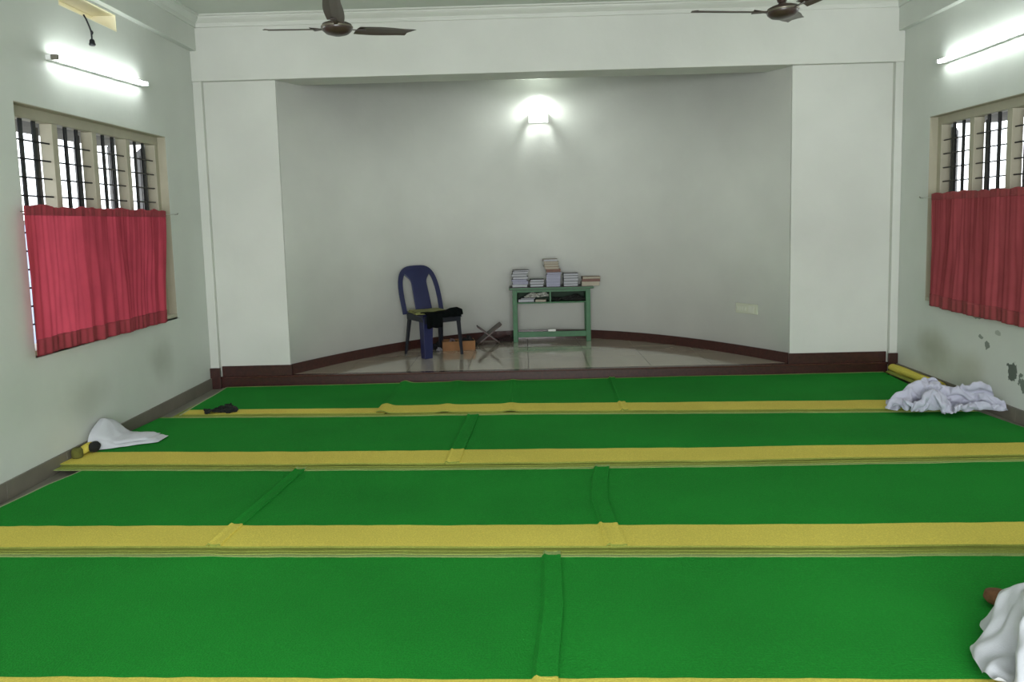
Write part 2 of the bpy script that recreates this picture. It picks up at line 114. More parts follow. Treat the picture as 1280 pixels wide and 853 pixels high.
-22,26,2,14,16,21,11,2,-25,25,-25,-17,-6,-11,-13,15,2,-22,-8,-13,-7,0,26,8,-24,22,-24,21,-2,31,10,14,21,10,7,-17,-19,-21,-16,-14,-11,7,2,16,9,19,9,4,22,-21,10,-12,-26,-8,-12,-20,11,12,-20,23,
-17,-15,-9,11,22,-5,3,-16,-9,26,-2,30,15,18,-5,19,-3,-22,-8,-7,-13,-16,-33,4,24,7,23,-3,8,21,10,-29,18,-18,-6,-26,-14,-19,16,-6,27,4,-18,-8,-19,12,20,-7,4,-25,4,25,10,24,7,-3,25,1,-13,-26,
5,-22,3,-22,-19,16,9,24,14,-12,19,28,-21,-1,-18,-11,-1,-15,-23,-7,25,-7,19,6,-25,-4,-15,10,-16,22,-4,-23,16,26,11,-3,18,9,4,-14,-2,-25,10,-28,-17,-6,2,24,11,24,-9,5,29,2,-25,-13,-14,1,-4,-9,
-22,4,17,-7,28,1,-18,-7,-19,-5,20,-14,7,-8,29,-1,20,-1,1,2,18,-25,2,-21,17,-22,-24,4,15,4,20,24,-20,20,13,-18,-11,-21,7,-2,-20,9,-24,0,24,2,19,-1,-20,-15,11,-8,18,-22,19,-6,17,14,-8,2,
25,8,-20,11,-28,6,3,-22,-20,12,25,18,-6,13,-11,19,-19,-5,-7,0,-2,-22,9,-3,-19,-1,29,-5,14,3,-14,13,5,1,-29,-3,27,-12,14,18,-19,17,17,8,-3,-24,14,3,-25,-23,-10,20,21,13,-16,22,-2,-14,-11,6,
-8,3,-18,7,-22,23,0,6,-29,5,21,17,-25,19,13,-6,-25,13,-13,17,13,7,-16,15,15,-10,16,-4,15,-24,-18,-25,2,14,17,9,-8,15,-12,-11,6,-13,8,-4,-4,-18,0,22,-18,13,-19,10,12,16,-18,24,-1,7,-21,-7,
-1,24,-5,13,-18,14,-3,17,16,13,-13,-13,-19,-15,20,-9,-2,-6,14,4,-17,14,-17,-4,11,-10,-8,17,-16,18,-16,21,5,-9,-20,14,-10,1,16,17,-11,-15,-6,21,-14,5,-7,10,15,5,17,11,-25,-17,13,-5,16,-13,-21,-12,
11,-11,20,-21,1,0,0,4,-1,-7,4,19,9,14,-16,
])
CLOTH[2] = (32, 58, [
141,-22,-3,-15,-4,13,18,-8,-3,13,21,3,7,-22,-35,-5,-11,7,-7,-11,-6,2,-11,2,22,23,22,11,12,16,13,-7,28,4,-9,-9,-6,-13,-4,17,23,-15,14,17,4,-19,5,-32,-5,1,-16,8,-11,3,-13,0,-8,-2,21,21,
17,6,18,4,22,6,12,-5,-12,-8,-8,0,-2,11,20,7,12,4,-10,-25,-12,-26,20,4,-10,-1,-12,4,-13,0,-6,5,25,-1,21,1,27,0,22,18,-18,-1,-10,-5,-1,5,-5,16,26,1,3,-8,-17,-23,-8,-16,21,4,-12,-3,
-13,9,-9,1,-1,-7,22,1,26,-8,28,-3,-6,8,-17,1,-9,-1,3,11,6,15,20,-13,2,-18,-18,-6,-13,-10,18,2,-14,-4,-10,13,-11,-3,-26,10,26,22,-17,17,32,20,-17,7,0,-5,-2,-3,2,28,4,6,8,-6,-18,-12,
-17,-2,-12,-2,8,2,-9,-11,0,6,-21,-20,-8,21,25,-1,36,-6,14,-5,-13,10,-1,-5,-5,3,16,26,-3,6,4,-24,-28,2,-10,-1,-16,10,6,-14,-3,-11,-15,-11,2,-25,29,4,33,-2,29,14,0,-9,0,12,-12,-1,0,17,
3,20,5,-18,-17,-21,4,-9,-1,-3,-15,8,-1,-7,-11,-13,-11,-23,-6,13,27,-2,37,-3,23,-8,-1,-9,13,1,-8,-1,11,16,9,-16,9,-19,-25,-8,8,-15,0,-13,1,8,-20,-6,-19,-19,9,-15,15,4,28,4,25,10,7,-6,
-5,3,13,-4,-2,1,17,-14,11,-18,6,-24,-25,8,-2,-17,-5,-17,5,3,-21,-15,-19,-1,20,-17,21,25,14,4,4,23,0,-7,-10,13,6,-1,-3,2,7,-11,1,-14,-3,-23,-20,14,-16,-9,-7,0,-17,-7,-9,-13,2,-14,15,21,
12,26,5,8,18,21,-8,-9,8,15,-7,-11,13,-6,-1,-10,-4,-20,-5,-15,-16,5,-15,0,-18,-3,-11,-21,4,-22,15,18,-5,26,5,22,7,19,24,8,-11,9,-12,18,-15,17,-7,1,-13,-9,-14,-21,-9,-8,-19,2,-17,-1,-15,-12,
-11,1,-27,-1,19,22,22,-8,25,16,4,24,-10,15,2,14,-21,27,-22,15,-1,-6,-11,-11,-16,-16,-18,-8,-18,-4,-18,10,-15,-13,-17,-18,-1,26,23,30,-21,6,-20,17,15,-2,4,15,24,-18,21,-5,-31,-4,2,-2,-1,-20,-3,-7,
-16,-12,-17,-13,-11,11,-20,-15,-4,-12,28,22,14,11,-4,5,-5,8,0,19,9,14,8,-4,14,-19,-23,-10,12,-4,-16,-16,5,3,-11,-20,-8,-10,-20,9,-25,-18,23,16,17,20,-3,16,-20,2,0,10,15,4,16,0,1,18,-13,-4,
-16,-11,1,-8,-14,-13,0,11,-17,-22,-6,-20,3,-5,-19,25,19,17,28,-8,18,-14,1,11,-8,19,22,-8,-2,7,10,-9,-1,4,-1,-15,-19,-8,-10,16,-17,-5,-15,-19,1,-27,-6,13,20,24,15,18,14,13,1,-19,11,25,15,-15,
19,-26,10,13,4,-14,-8,7,1,-23,-20,1,1,18,-19,-21,-7,-16,3,-24,23,19,15,14,22,26,-2,-1,-28,22,16,13,-12,14,-21,12,8,8,-12,-15,-4,11,-10,-25,-17,9,7,12,-17,-20,-10,-21,17,-8,26,9,22,15,14,4,
-9,-25,10,13,14,10,-1,-9,-5,5,12,-12,1,-17,5,2,-18,-23,-7,7,19,4,-20,-23,-20,5,18,6,18,18,16,17,19,-2,-18,-15,22,12,-2,2,8,-9,-4,8,-1,-2,-3,-10,5,-12,-13,-28,4,20,21,-19,-16,-30,-5,14,
10,25,23,21,11,16,-11,-9,-16,21,-4,-6,7,5,0,-4,-2,5,-4,-4,4,-5,-7,-18,3,-23,14,26,-21,-16,-7,-22,22,17,18,22,19,23,-8,-16,-15,23,-20,-1,11,-12,1,1,6,-5,3,-6,1,2,6,-7,-8,20,-22,-18,
24,-16,-24,17,-24,10,29,6,25,21,16,2,-15,-17,18,15,-31,4,5,-10,-2,2,7,-4,-1,-4,5,3,4,3,28,-14,-27,1,-14,-23,11,1,22,10,14,17,10,16,15,-16,-17,16,18,-34,-2,8,-8,3,-2,-1,13,-8,-4,3,
2,3,27,26,-9,-26,-17,-15,-14,4,25,3,16,17,7,17,13,15,-16,-18,13,20,-22,-18,2,6,-5,2,7,8,3,-14,-4,9,8,24,34,-5,-27,-21,-21,15,-9,24,19,-9,20,2,12,21,15,-16,-15,17,8,-11,-22,-4,2,8,
-2,13,-5,6,1,-15,2,17,25,24,3,-24,-28,15,-18,23,7,6,15,0,13,16,2,20,-17,-17,17,4,2,-4,-21,-6,8,-1,14,1,-11,3,-8,6,12,24,19,8,-23,-17,6,17,-2,12,13,-5,10,18,-3,17,12,-17,-15,12,
11,-12,-1,8,-18,-6,7,8,7,-7,-15,3,2,14,26,13,2,-12,-7,2,15,8,3,18,-9,9,10,2,14,15,-16,-15,8,11,13,-6,-19,9,-6,-14,6,10,-8,-13,6,1,20,18,8,3,-10,4,6,8,12,-6,17,3,-3,18,
17,-7,17,-16,-13,0,15,10,5,-11,-6,0,-6,-11,11,-13,4,-3,15,10,10,8,1,-7,3,22,-8,17,14,-10,16,-9,23,1,12,1,-21,9,-16,17,3,8,-3,-12,-4,-1,2,-12,2,-5,9,10,2,6,7,2,3,15,6,2,
13,7,4,-3,14,8,-4,7,13,-8,-8,17,-13,3,1,9,-2,-12,-5,5,-6,0,-8,6,7,12,-1,17,-8,21,4,6,11,9,0,-3,12,-5,12,-3,7,7,-28,14,-3,10,-17,0,9,1,-12,2,0,4,-8,6,-4,-2,19,6,
1,19,0,3,22,10,1,5,-7,2,-1,7,1,6,7,-11,0,23,-10,-11,-9,2,12,-5,2,-9,-1,11,-3,-6,18,-5,3,25,-2,3,20,1,9,0,5,2,1,3,-2,9,-5,14,-21,21,14,-16,-6,-13,-4,0,7,10,-2,-14,
5,9,10,9,11,-8,6,2,10,8,6,2,-4,8,4,3,3,4,-1,-1,12,-18,20,17,-11,-12,-4,-10,-6,5,13,0,-16,3,8,10,9,10,0,-5,13,12,2,11,-1,-6,15,-8,13,-8,12,-5,11,0,-2,2,20,-15,-4,-7,
-5,-5,-2,3,3,-7,-4,9,14,3,14,5,20,-19,20,-5,0,9,4,6,-2,10,-6,9,12,-13,10,-22,13,5,8,-9,-14,-7,-5,-2,1,-4,3,11,-10,11,5,16,17,14,3,-14,14,-11,3,6,4,0,9,5,15,0,7,-18,
-1,-8,14,-2,-2,-13,-11,13,-16,-6,15,-14,9,-3,7,18,20,7,0,1,17,-13,7,-12,7,1,10,6,9,18,-6,6,-3,-24,12,-5,9,-5,-15,-11,-1,7,-10,-3,5,1,-2,8,26,6,11,1,18,-5,3,-5,2,-11,5,15,
9,6,16,10,-19,12,-6,-8,12,-2,-3,-13,-7,-8,-1,1,-1,2,1,0,29,-2,20,1,11,5,4,-8,6,-3,3,-10,14,9,8,20,13,-18,-3,-23,16,-13,-1,-2,-11,-5,-7,-2,-1,3,3,-8,18,13,26,-11,23,-4,8,-1,
-2,-1,2,2,-10,12,11,10,15,11,-1,-6,-3,-7,9,-14,-5,-12,-5,-3,-7,2,7,-4,10,2,20,23,11,-6,11,1,-6,6,-3,-8,4,6,-1,14,10,10,18,-3,-2,-3,-18,2,2,-21,-10,-4,-11,1,1,11,12,-9,13,24,
6,12,7,2,5,-11,-7,11,-2,-5,11,-5,7,12,13,15,-3,12,-10,-8,-15,4,-14,-18,-2,-14,-8,18,8,10,15,-7,16,19,7,5,3,-6,8,-15,-5,6,-8,13,10,3,3,11,15,-6,12,-23,9,-23,-4,-2,-16,-17,5,-8,
7,8,17,24,14,-6,14,-13,17,3,1,7,-10,-19,1,7,-2,10,3,4,14,12,-7,16,-11,-3,-7,-14,-5,-14,-6,-13,3,12,14,14,11,7,26,-11,8,-6,2,8,2,-5,-6,-18,8,-2,3,8,2,15,13,-5,18,-14,2,-14,
-13,-9,-9,-9,-2,-3,20,2,10,16,20,6,12,-11,2,-8,11,2,-5,-6,-4,-10,-5,2,7,7,14,14,-4,18,-21,4,-18,-3,-17,-12,12,-18,3,15,7,17,18,3,27,-9,9,-10,-11,17,-2,-4,-9,-3,-9,-10,-6,18,-1,16,
18,-4,19,-13,9,-14,-15,-15,-11,-1,16,-14,7,16,22,1,28,-2,21,-21,9,-15,5,10,-8,-4,-6,16,-11,-16,-4,-7,18,24,-3,17,-17,17,-15,-17,-12,-22,11,1,11,15,-9,20,17,4,24,10,-6,-14,-2,-17,11,11,-12,1,
16,3,-19,-15,-4,4,26,-2,23,-15,13,-3,-14,-15,-27,-1,18,-2,14,-6,18,19,21,6,6,-2,-3,-1,-10,-13,8,7,-5,12,10,-11,-17,11,-13,15,1,25,-11,3,16,-10,-15,-20,-30,20,14,-4,0,27,30,-7,4,3,3,5,
-15,-8,11,-8,2,3,10,2,5,-15,0,17,-17,10,21,-11,-4,9,7,-10,-19,-2,-26,16,-2,21,17,14,25,-13,-14,7,12,-21,-8,3,15,-12,2,1,13,3,7,6,-15,26,-16,27,-18,2,-3,8,10,0,-15,-23,-13,20,2,15,
24,14,11,-21,-11,15,-5,-16,-1,7,-6,0,3,12,-4,16,1,14,0,23,8,-14,0,-4,-6,13,9,-20,-16,0,2,16,17,26,-6,15,2,-23,0,7,-19,10,-8,3,-11,3,14,2,-1,16,6,11,29,27,8,-5,-12,-9,-1,9,
-17,-6,-1,-7,21,18,22,-4,4,13,-8,-19,2,4,-8,-4,-3,4,-9,3,21,-11,9,19,30,20,21,-217,7,18,7,21,9,9,14,-11,28,-3,33,19,26,-10,3,8,8,15,-1,3,15,19,7,3,12,15,23,9,12,27,25,12,
6,8,8,20,-12,20,17,3,21,-4,34,-10,22,32,21,-1,-7,19,1,15,-2,12,10,17,16,11,19,5,21,6,18,27,24,-2,13,18,-4,20,-17,13,23,17,20,-7,35,-7,19,40,21,-13,-1,19,4,14,-2,13,10,17,22,11,
22,-2,17,17,33,19,12,14,0,18,-10,17,-20,19,23,26,17,-4,33,17,18,20,23,-14,1,18,5,12,6,17,-2,25,22,7,21,-5,28,22,25,20,-6,17,3,15,7,-13,-16,18,31,27,21,-6,23,28,18,16,22,-13,11,16,
-7,16,14,12,10,16,19,9,7,25,33,6,-4,23,-16,7,19,13,4,-16,-6,17,29,35,6,24,21,24,1,13,18,-1,20,-2,-3,20,25,17,10,19,11,-2,33,3,31,-5,21,21,-16,4,17,21,-3,-5,0,33,10,30,22,25,
21,13,-8,17,8,13,14,-14,12,12,26,21,16,1,26,-3,37,1,10,13,25,-2,-10,17,12,11,-10,19,3,29,20,23,29,20,22,-4,-1,16,8,20,-10,15,17,20,-6,20,21,-6,33,4,29,7,17,11,20,-13,-6,18,21,4,
-11,28,25,15,24,28,24,16,15,-9,0,18,18,5,-7,1,14,21,9,13,28,-4,30,10,6,10,19,15,5,-13,14,23,8,-6,25,19,20,18,27,24,17,21,-3,-5,9,12,22,-3,2,-14,24,17,16,22,-14,22,19,22,-8,19,
15,19,-14,-12,31,-8,28,15,24,16,25,22,23,12,20,-3,18,-7,19,-5,20,-26,4,22,16,24,-1,26,-16,24,22,-7,-7,22,20,-6,-19,11,26,5,26,20,22,20,28,25,10,4,21,-8,21,-8,21,-13,6,-11,12,17,16,34,
12,-26,2,22,-14,-6,6,18,-3,15,-10,29,-2,21,27,18,23,24,26,26,-12,4,23,-7,22,-7,14,0,-10,6,20,17,20,12,-29,-1,1,10,-1,-9,17,6,-1,12,4,12,6,30,24,19,22,24,24,15,-15,3,19,-11,23,11,
-11,11,3,19,-9,18,13,-25,-9,8,9,16,-11,11,8,0,6,13,15,-6,9,22,24,28,8,28,22,17,-10,12,-20,18,21,2,-17,21,20,-4,-13,26,-18,-18,17,-3,20,-9,14,5,9,16,-12,29,5,-14,4,22,26,26,15,14,
20,13,6,-17,17,4,9,5,14,-2,17,-24,23,-21,-7,12,-20,24,15,-9,14,9,15,-3,7,19,6,-7,11,8,29,15,20,15,-3,11,12,-11,6,10,16,18,6,-21,8,5,-14,4,-23,24,-11,26,9,3,10,0,11,15,-9,24,
12,7,8,5,25,0,11,15,-3,10,-1,12,12,10,4,12,-8,-7,2,-12,17,1,15,16,-10,19,15,14,-2,12,2,9,-6,21,14,17,-2,18,25,-14,-3,10,5,11,4,14,1,1,12,-1,-1,-7,-10,23,3,-2,16,8,21,18,
14,-7,16,12,4,-4,-20,20,25,18,9,24,2,-19,0,11,-1,16,12,-1,-6,6,5,2,-5,-8,12,10,-9,22,9,25,17,20,-10,2,19,10,-9,-21,-4,21,25,19,9,20,-17,-13,2,14,4,10,9,-15,6,3,7,-7,-1,2,
10,-21,24,24,29,-3,20,19,-12,8,15,2,-20,-10,-5,19,23,21,3,-4,-11,-13,16,7,0,12,-9,5,5,-2,4,2,-8,11,-24,23,28,23,-4,19,16,15,-16,3,19,-8,-19,-9,-3,24,23,0,-4,-11,-18,17,17,-7,7,5,
-13,7,-3,9,1,7,5,-16,24,23,8,15,3,17,17,9,-17,5,9,-21,-13,-13,14,20,5,-9,-11,-12,13,21,-6,5,-2,-4,3,2,-1,4,5,21,-24,26,28,-11,7,18,0,18,18,4,-22,-13,2,-13,-6,-8,18,4,-5,-10,
-12,17,17,-8,11,-4,-12,8,5,-7,3,5,16,-25,27,36,-19,-4,2,11,13,17,4,-11,-7,-16,-12,-1,-18,4,5,-6,-3,-8,22,7,5,0,-13,4,-2,4,-2,6,-5,18,-25,24,38,-13,-9,-11,9,9,11,-5,-1,-19,3,-15,
-14,3,-11,-3,-10,-4,15,5,14,-10,4,2,-16,2,2,6,-3,6,17,-26,26,34,-8,-6,-18,-13,10,12,10,-19,-13,-16,11,-20,-10,9,-15,-20,17,-14,13,18,-1,-17,11,-14,-6,-3,10,8,-6,17,-23,21,11,15,-14,-14,-15,-5,
13,9,-19,-7,-16,-2,6,-19,-2,-7,-24,3,21,-14,14,-6,-2,-8,3,-18,-3,24,-15,7,13,-19,2,32,-12,-8,-1,-10,-17,-2,18,-20,-18,2,9,-15,-3,0,-13,-19,-15,9,18,-5,-13,-7,-15,15,2,-22,19,9,-16,16,-20,-4,
16,16,-11,-12,1,-17,-13,7,-1,-19,-11,3,0,9,-19,-11,-20,-11,20,-17,11,-13,-24,-16,13,13,-7,-13,20,-4,15,-19,-17,28,14,-5,-13,-1,-11,-11,-11,7,-21,1,-6,6,3,-21,-23,-22,5,13,-1,-26,-12,-5,-17,-15,14,-3,
11,-8,14,-1,1,-20,2,37,3,-17,-11,-1,-11,-11,-3,2,-23,4,8,-10,-26,-24,-22,-10,9,14,-19,-11,-16,-1,-18,-15,3,25,-2,-2,18,-21,10,-14,34,7,-20,2,-5,-16,-5,-15,2,-4,-19,1,-13,-22,-13,-27,17,-4,-29,-8,
-19,-8,11,-18,-22,1,26,-1,6,0,6,-26,17,18,1,-15,-1,4,-17,-7,-13,-5,8,-17,-13,-17,-21,-23,11,-26,-5,-22,-13,-24,-13,22,6,-21,-18,24,14,-15,18,-17,5,-23,17,10,-3,-20,6,-19,6,-13,-20,6,-1,-13,-17,-16,
-9,-25,-1,-28,-15,-20,-15,-17,19,23,-9,-25,5,21,3,1,9,-4,-26,-15,14,5,-16,-8,-15,-6,15,-18,-17,-2,-4,-12,-19,-15,-3,-28,-8,-17,-19,-23,-13,9,20,11,-10,-20,28,4,0,17,3,-22,-38,0,12,0,-21,-3,-13,2,
0,-14,-11,-11,-11,7,-26,-22,-1,-29,-18,-2,-23,2,-19,17,20,-1,-19,6,22,24,-9,19,-34,-28,-25,5,19,-10,-2,-23,12,-15,-17,9,-22,-2,-22,-4,-16,-26,-14,-28,6,-2,-30,15,-15,24,16,-6,-20,18,-6,21,-12,-11,-31,-20,
-23,6,20,1,-16,-19,-1,-11,0,-19,-14,2,-17,-27,-14,-22,-12,-24,17,-25,21,-25,13,12,29,-10,-16,-9,25,10,-25,-23,-16,-25,16,-11,7,-14,-5,-11,-8,-19,-18,-7,-16,7,-31,-25,-6,-14,-13,-4,-26,11,14,19,7,-10,25,-13,
6,4,32,-15,-25,-20,-16,-3,7,-15,-7,-9,-14,-3,-21,-6,-20,-4,-19,-15,-23,-26,8,-6,-16,-22,10,28,9,6,5,-11,13,23,-18,6,24,-27,-25,-5,-18,9,-18,-11,-15,6,-23,-3,-20,-6,-18,-11,-21,-24,-20,-21,22,-2,-22,11,
14,21,9,6,-17,1,-4,14,-21,15,-10,-29,3,-23,7,-17,-8,-14,-7,-13,-21,0,-17,-12,-15,-21,-23,-13,-22,-12,24,-3,9,16,2,22,2,-12,-10,24,-20,16,-25,10,-30,3,-10,-13,-9,-7,-15,-23,-12,-6,-7,-20,-12,-16,-16,-17,
-23,-2,-25,0,23,15,3,19,10,-17,16,-21,4,-4,-15,12,-7,-25,-18,-3,-18,-8,-6,-14,-20,-21,-3,-14,0,-21,-12,-21,-16,-23,12,-19,-19,14,19,19,16,-9,-14,29,-7,3,13,-22,-21,-5,-10,-29,-2,-7,-12,-16,5,-21,-24,-14,
-3,-16,6,-26,-16,-15,-7,-23,13,-24,-1,23,18,23,-19,-18,30,-4,-8,16,4,-31,-24,-13,-17,-21,4,-19,-1,-17,7,-14,-20,-19,-7,-13,-3,-15,-11,-16,-10,-11,2,-15,19,19,22,-17,-29,29,-13,-5,3,16,-5,-30,-25,-17,-24,-13,
-16,-11,22,-11,-19,-7,-12,-23,-13,1,-25,11,-13,-15,-11,3,-22,15,17,22,-18,-30,25,-18,-15,0,15,19,-17,-29,-16,-22,-20,-5,-25,14,-25,-4,-12,-16,2,-9,-18,-17,-13,19,-19,-8,-13,-19,9,17,17,-19,-29,21,-20,-1,-8,12,
15,-3,-23,-24,-23,-24,-16,10,-24,11,-29,-9,-3,-21,12,-6,-16,-22,4,7,-17,-13,-20,5,6,18,-26,-11,1,-18,-12,-6,5,13,14,-16,-28,-19,-19,-21,-20,26,-32,-1,-24,-14,7,-21,26,-20,-11,-9,3,-14,-10,-18,8,8,-9,-23,
-7,-6,-19,-13,-10,9,8,10,3,-14,-25,-8,-17,-28,17,-22,-27,-8,-20,-11,12,-12,12,1,-20,1,-14,-5,-19,5,2,-15,-20,-10,-11,-13,-13,-9,-2,11,8,4,10,-18,-21,-9,-28,6,-20,-16,-24,-18,22,-30,-13,6,11,8,-18,-2,
-13,-7,-19,12,-16,-16,-25,-13,-7,-14,-3,-14,8,15,9,1,14,-21,-27,-21,-14,4,-25,-20,-25,21,-19,-19,-1,0,15,5,-17,-11,2,-23,-1,-10,-16,-24,-23,17,-9,-1,-24,1,13,12,18,6,0,-26,-8,-23,-23,-8,-21,-17,-7,12,
-22,-19,11,-7,13,-8,-8,-11,8,-30,-9,-15,-16,-25,-4,-14,18,-6,-26,-6,17,14,6,15,-17,-18,-25,-20,-10,-1,-11,-19,15,-22,-4,-23,-14,17,2,-14,-15,17,-27,-10,-17,-27,-17,28,4,-3,21,-28,-10,1,25,19,-19,-3,-25,-7,
-15,-29,21,-8,-11,-9,-1,-18,-16,-15,-11,9,-12,-10,2,0,-25,-15,-28,-3,10,24,-9,-10,6,-15,-20,18,12,21,-27,-18,-24,7,-20,-6,16,-13,-8,-13,-15,-23,0,-17,-17,9,-20,-8,9,-17,-22,-6,5,-2,3,14,-14,14,14,-16,
-2,12,29,7,33,17,19,-1,17,29,18,-17,-15,12,21,-16,-4,21,13,4,-13,5,-21,11,-1,-23,-6,25,-25,21,-16,20,15,-5,-19,23,31,12,36,8,13,-2,27,23,10,-22,-7,22,11,-22,-14,22,9,4,-24,17,-19,28,-12,-22,
-20,17,-20,25,-3,14,18,-11,-8,21,40,10,31,19,-1,2,14,24,4,-21,-5,24,-1,-19,-12,8,-1,10,-20,25,-10,22,-10,-3,-1,24,-9,20,9,2,16,-5,-2,34,35,7,23,27,-25,9,9,24,1,-23,-1,20,-9,-32,7,10,
-10,7,-2,20,-12,23,-2,19,-4,22,-17,12,16,6,18,7,16,28,24,21,23,-19,-15,5,14,21,-5,-21,-1,12,-14,-24,7,13,-18,4,21,9,1,2,2,26,18,-12,-16,21,9,15,28,23,2,26,7,33,8,-25,-13,7,15,15,
-20,-18,3,3,-9,-16,15,6,-20,21,13,5,21,-15,8,13,21,-15,-6,22,20,18,14,30,9,11,9,27,-19,-20,-6,16,16,-5,-19,-14,1,-9,6,-12,6,-1,22,7,10,15,-22,-10,20,17,7,-21,15,18,18,30,14,-6,13,13,
26,9,-22,-20,1,15,13,-27,13,-17,-5,-16,-11,14,7,18,9,4,8,-17,-21,10,13,24,-11,-3,26,21,16,-1,24,3,-1,17,20,-5,-22,-19,14,16,-3,-28,-7,2,-2,-22,18,10,23,-12,13,-25,20,-15,-14,21,12,14,-14,20,
26,-4,21,-1,24,1,-6,17,13,-12,-24,-8,20,10,-9,-18,-19,-10,17,-14,15,22,18,-22,-11,14,13,-17,7,10,20,-7,24,-2,21,-5,20,2,27,-10,-5,18,-21,16,-23,14,-12,1,-9,-24,12,-14,1,23,20,17,-15,-9,16,13,
-1,1,16,9,17,-5,22,-14,15,1,19,4,23,-11,-17,17,-18,17,-23,11,-19,-1,-24,3,6,13,-2,20,8,10,1,0,6,20,4,15,6,13,-3,21,10,-4,0,6,18,2,16,-23,-9,12,-12,11,-22,10,-15,-25,-7,15,5,0,
17,7,8,14,-15,1,15,3,17,10,5,9,-1,14,-2,-2,12,16,16,1,-4,-18,-12,15,-11,5,-1,-19,-6,-25,19,5,-3,14,1,21,1,3,-14,19,19,-25,8,12,4,15,3,14,-6,-6,10,24,-3,0,-4,-15,-1,-7,5,-6,
-6,-16,6,-13,12,7,-2,17,11,-13,26,-20,28,-10,21,-34,11,23,-7,14,4,17,5,4,-12,23,-19,-8,-11,-2,-3,3,1,-17,-6,-5,10,-13,7,1,20,15,-3,13,2,9,25,-15,4,-15,24,-6,-15,25,8,17,24,-1,-27,7,
-15,-19,-7,-1,20,-6,-23,-15,-6,11,9,-18,8,19,13,4,11,21,2,6,15,-14,-23,19,2,-20,1,21,19,20,23,-10,-24,-12,-5,-24,-2,19,-21,10,-21,-17,1,5,20,-21,22,5,25,-6,18,16,11,-3,-2,-17,-4,17,-15,-15,
3,16,15,21,16,-15,-19,-16,0,-8,-17,18,-22,-11,-5,-4,23,-19,17,-8,-4,22,-13,16,25,13,-7,-2,-15,4,2,-14,-11,-1,-5,1,18,18,8,-25,-11,-22,-7,13,-11,9,-20,-15,5,19,0,-22,25,-26,25,-8,-2,29,5,11,
-7,-14,-14,2,-7,-14,7,-1,-17,-2,15,21,-18,-17,-8,-19,-1,16,-3,-20,8,-17,11,-9,18,-20,13,21,-10,-6,-9,5,25,14,-13,-8,-18,6,-15,-6,16,-13,-16,-6,15,5,-26,-5,-6,-6,-3,13,-28,12,-13,-2,9,-6,22,-15,
19,-8,-5,-3,-24,24,4,11,-10,-11,-14,-2,-16,7,12,-21,-4,4,-17,6,-15,-8,-2,4,-18,0,-10,10,-2,-8,13,-5,22,20,-21,7,-15,-22,5,13,-2,10,-19,1,-14,-11,3,6,-5,-10,-10,-14,4,-3,-7,-9,6,-14,3,-21,
1,16,0,7,-19,25,3,-15,0,-9,-8,-20,2,14,-4,-4,-18,3,-8,-17,9,12,-12,-11,-11,-5,12,-14,-9,7,-15,-12,3,-8,11,-11,23,-20,19,4,-9,-9,-2,-10,-18,-15,8,-6,3,-19,-11,10,1,-14,15,-6,-5,-1,-18,8,
-13,9,-23,-20,1,16,7,-2,-19,5,22,-17,-3,0,-15,6,-31,-5,-16,-12,11,-7,-14,-16,3,10,12,-8,19,-5,7,-24,-11,7,-14,-20,-18,-1,13,13,0,-23,18,2,12,8,3,-15,-18,-32,-7,-7,-5,-10,-4,-12,6,-6,7,7,
7,11,17,6,-15,-16,-18,-8,-24,2,-19,14,-7,22,-20,8,26,-10,0,9,-21,-33,-36,-14,1,6,-13,-10,-12,0,7,-3,20,20,8,14,19,-10,-32,-14,-20,-13,-19,15,-18,29,-18,11,13,0,15,-9,17,-28,-26,-31,-20,-21,14,-2,
-17,-13,-8,11,20,17,12,23,4,23,-7,-29,-30,-24,-13,13,-23,0,15,17,-14,20,14,-5,3,9,-31,-36,-31,-16,5,-25,10,4,-18,-12,4,17,24,21,15,18,15,-14,-31,-22,-27,-20,3,-3,-1,18,17,1,8,8,13,1,-1,-33,
-27,-30,-24,19,-24,-12,18,-7,-23,2,25,24,16,26,17,-7,-9,-28,-38,-14,-12,11,14,-16,7,16,-4,18,19,11,8,-24,-24,-40,-14,-31,18,8,-26,10,13,-17,-22,11,31,22,24,11,-7,-13,-26,-22,-32,22,8,-16,23,-22,7,18,
5,24,17,0,-13,-37,-35,-17,-33,-9,24,13,-15,19,3,-24,-22,29,30,5,15,-12,-9,-18,-39,15,-18,6,21,12,-1,-12,19,6,17,20,12,-27,-23,-36,-28,-29,-22,20,19,5,14,11,-24,-22,-5,30,3,14,9,-18,-16,-37,1,18,
-19,21,7,20,-6,16,2,14,12,-4,-24,-27,-31,-28,-21,-27,0,23,5,15,17,-5,-22,-25,7,26,17,-8,-3,-35,13,-21,19,-20,23,12,-4,22,4,24,-14,21,-10,-15,-29,-26,-21,-17,-23,-17,17,-5,19,-1,24,-12,-20,-22,19,16,
19,-30,10,-29,21,1,-16,17,19,-10,13,18,15,0,17,-16,-6,-28,-34,2,-22,-13,-23,10,-18,14,13,21,-15,-14,-19,18,28,3,-8,-30,13,-19,29,-12,14,8,10,-10,25,15,23,-7,4,-25,-19,-20,-18,1,-23,1,-17,-17,1,16,
24,-6,-25,-1,24,2,-14,11,3,-25,-10,24,20,-4,14,14,-5,10,23,9,12,-10,-9,-30,-35,-18,20,-6,-18,-6,-19,-8,4,20,3,-22,15,15,-21,-11,4,26,4,-17,-5,24,6,19,2,16,5,6,18,3,-22,3,-25,-28,-30,26,
6,-17,-7,-21,7,-19,30,-27,-2,0,10,15,-26,2,10,22,11,-22,21,5,10,19,-12,8,20,8,14,2,-20,-4,-34,-29,18,20,-22,-19,11,-20,21,13,-29,-4,9,-8,22,-18,17,-23,5,22,21,-8,9,17,-16,20,-20,24,16,3,
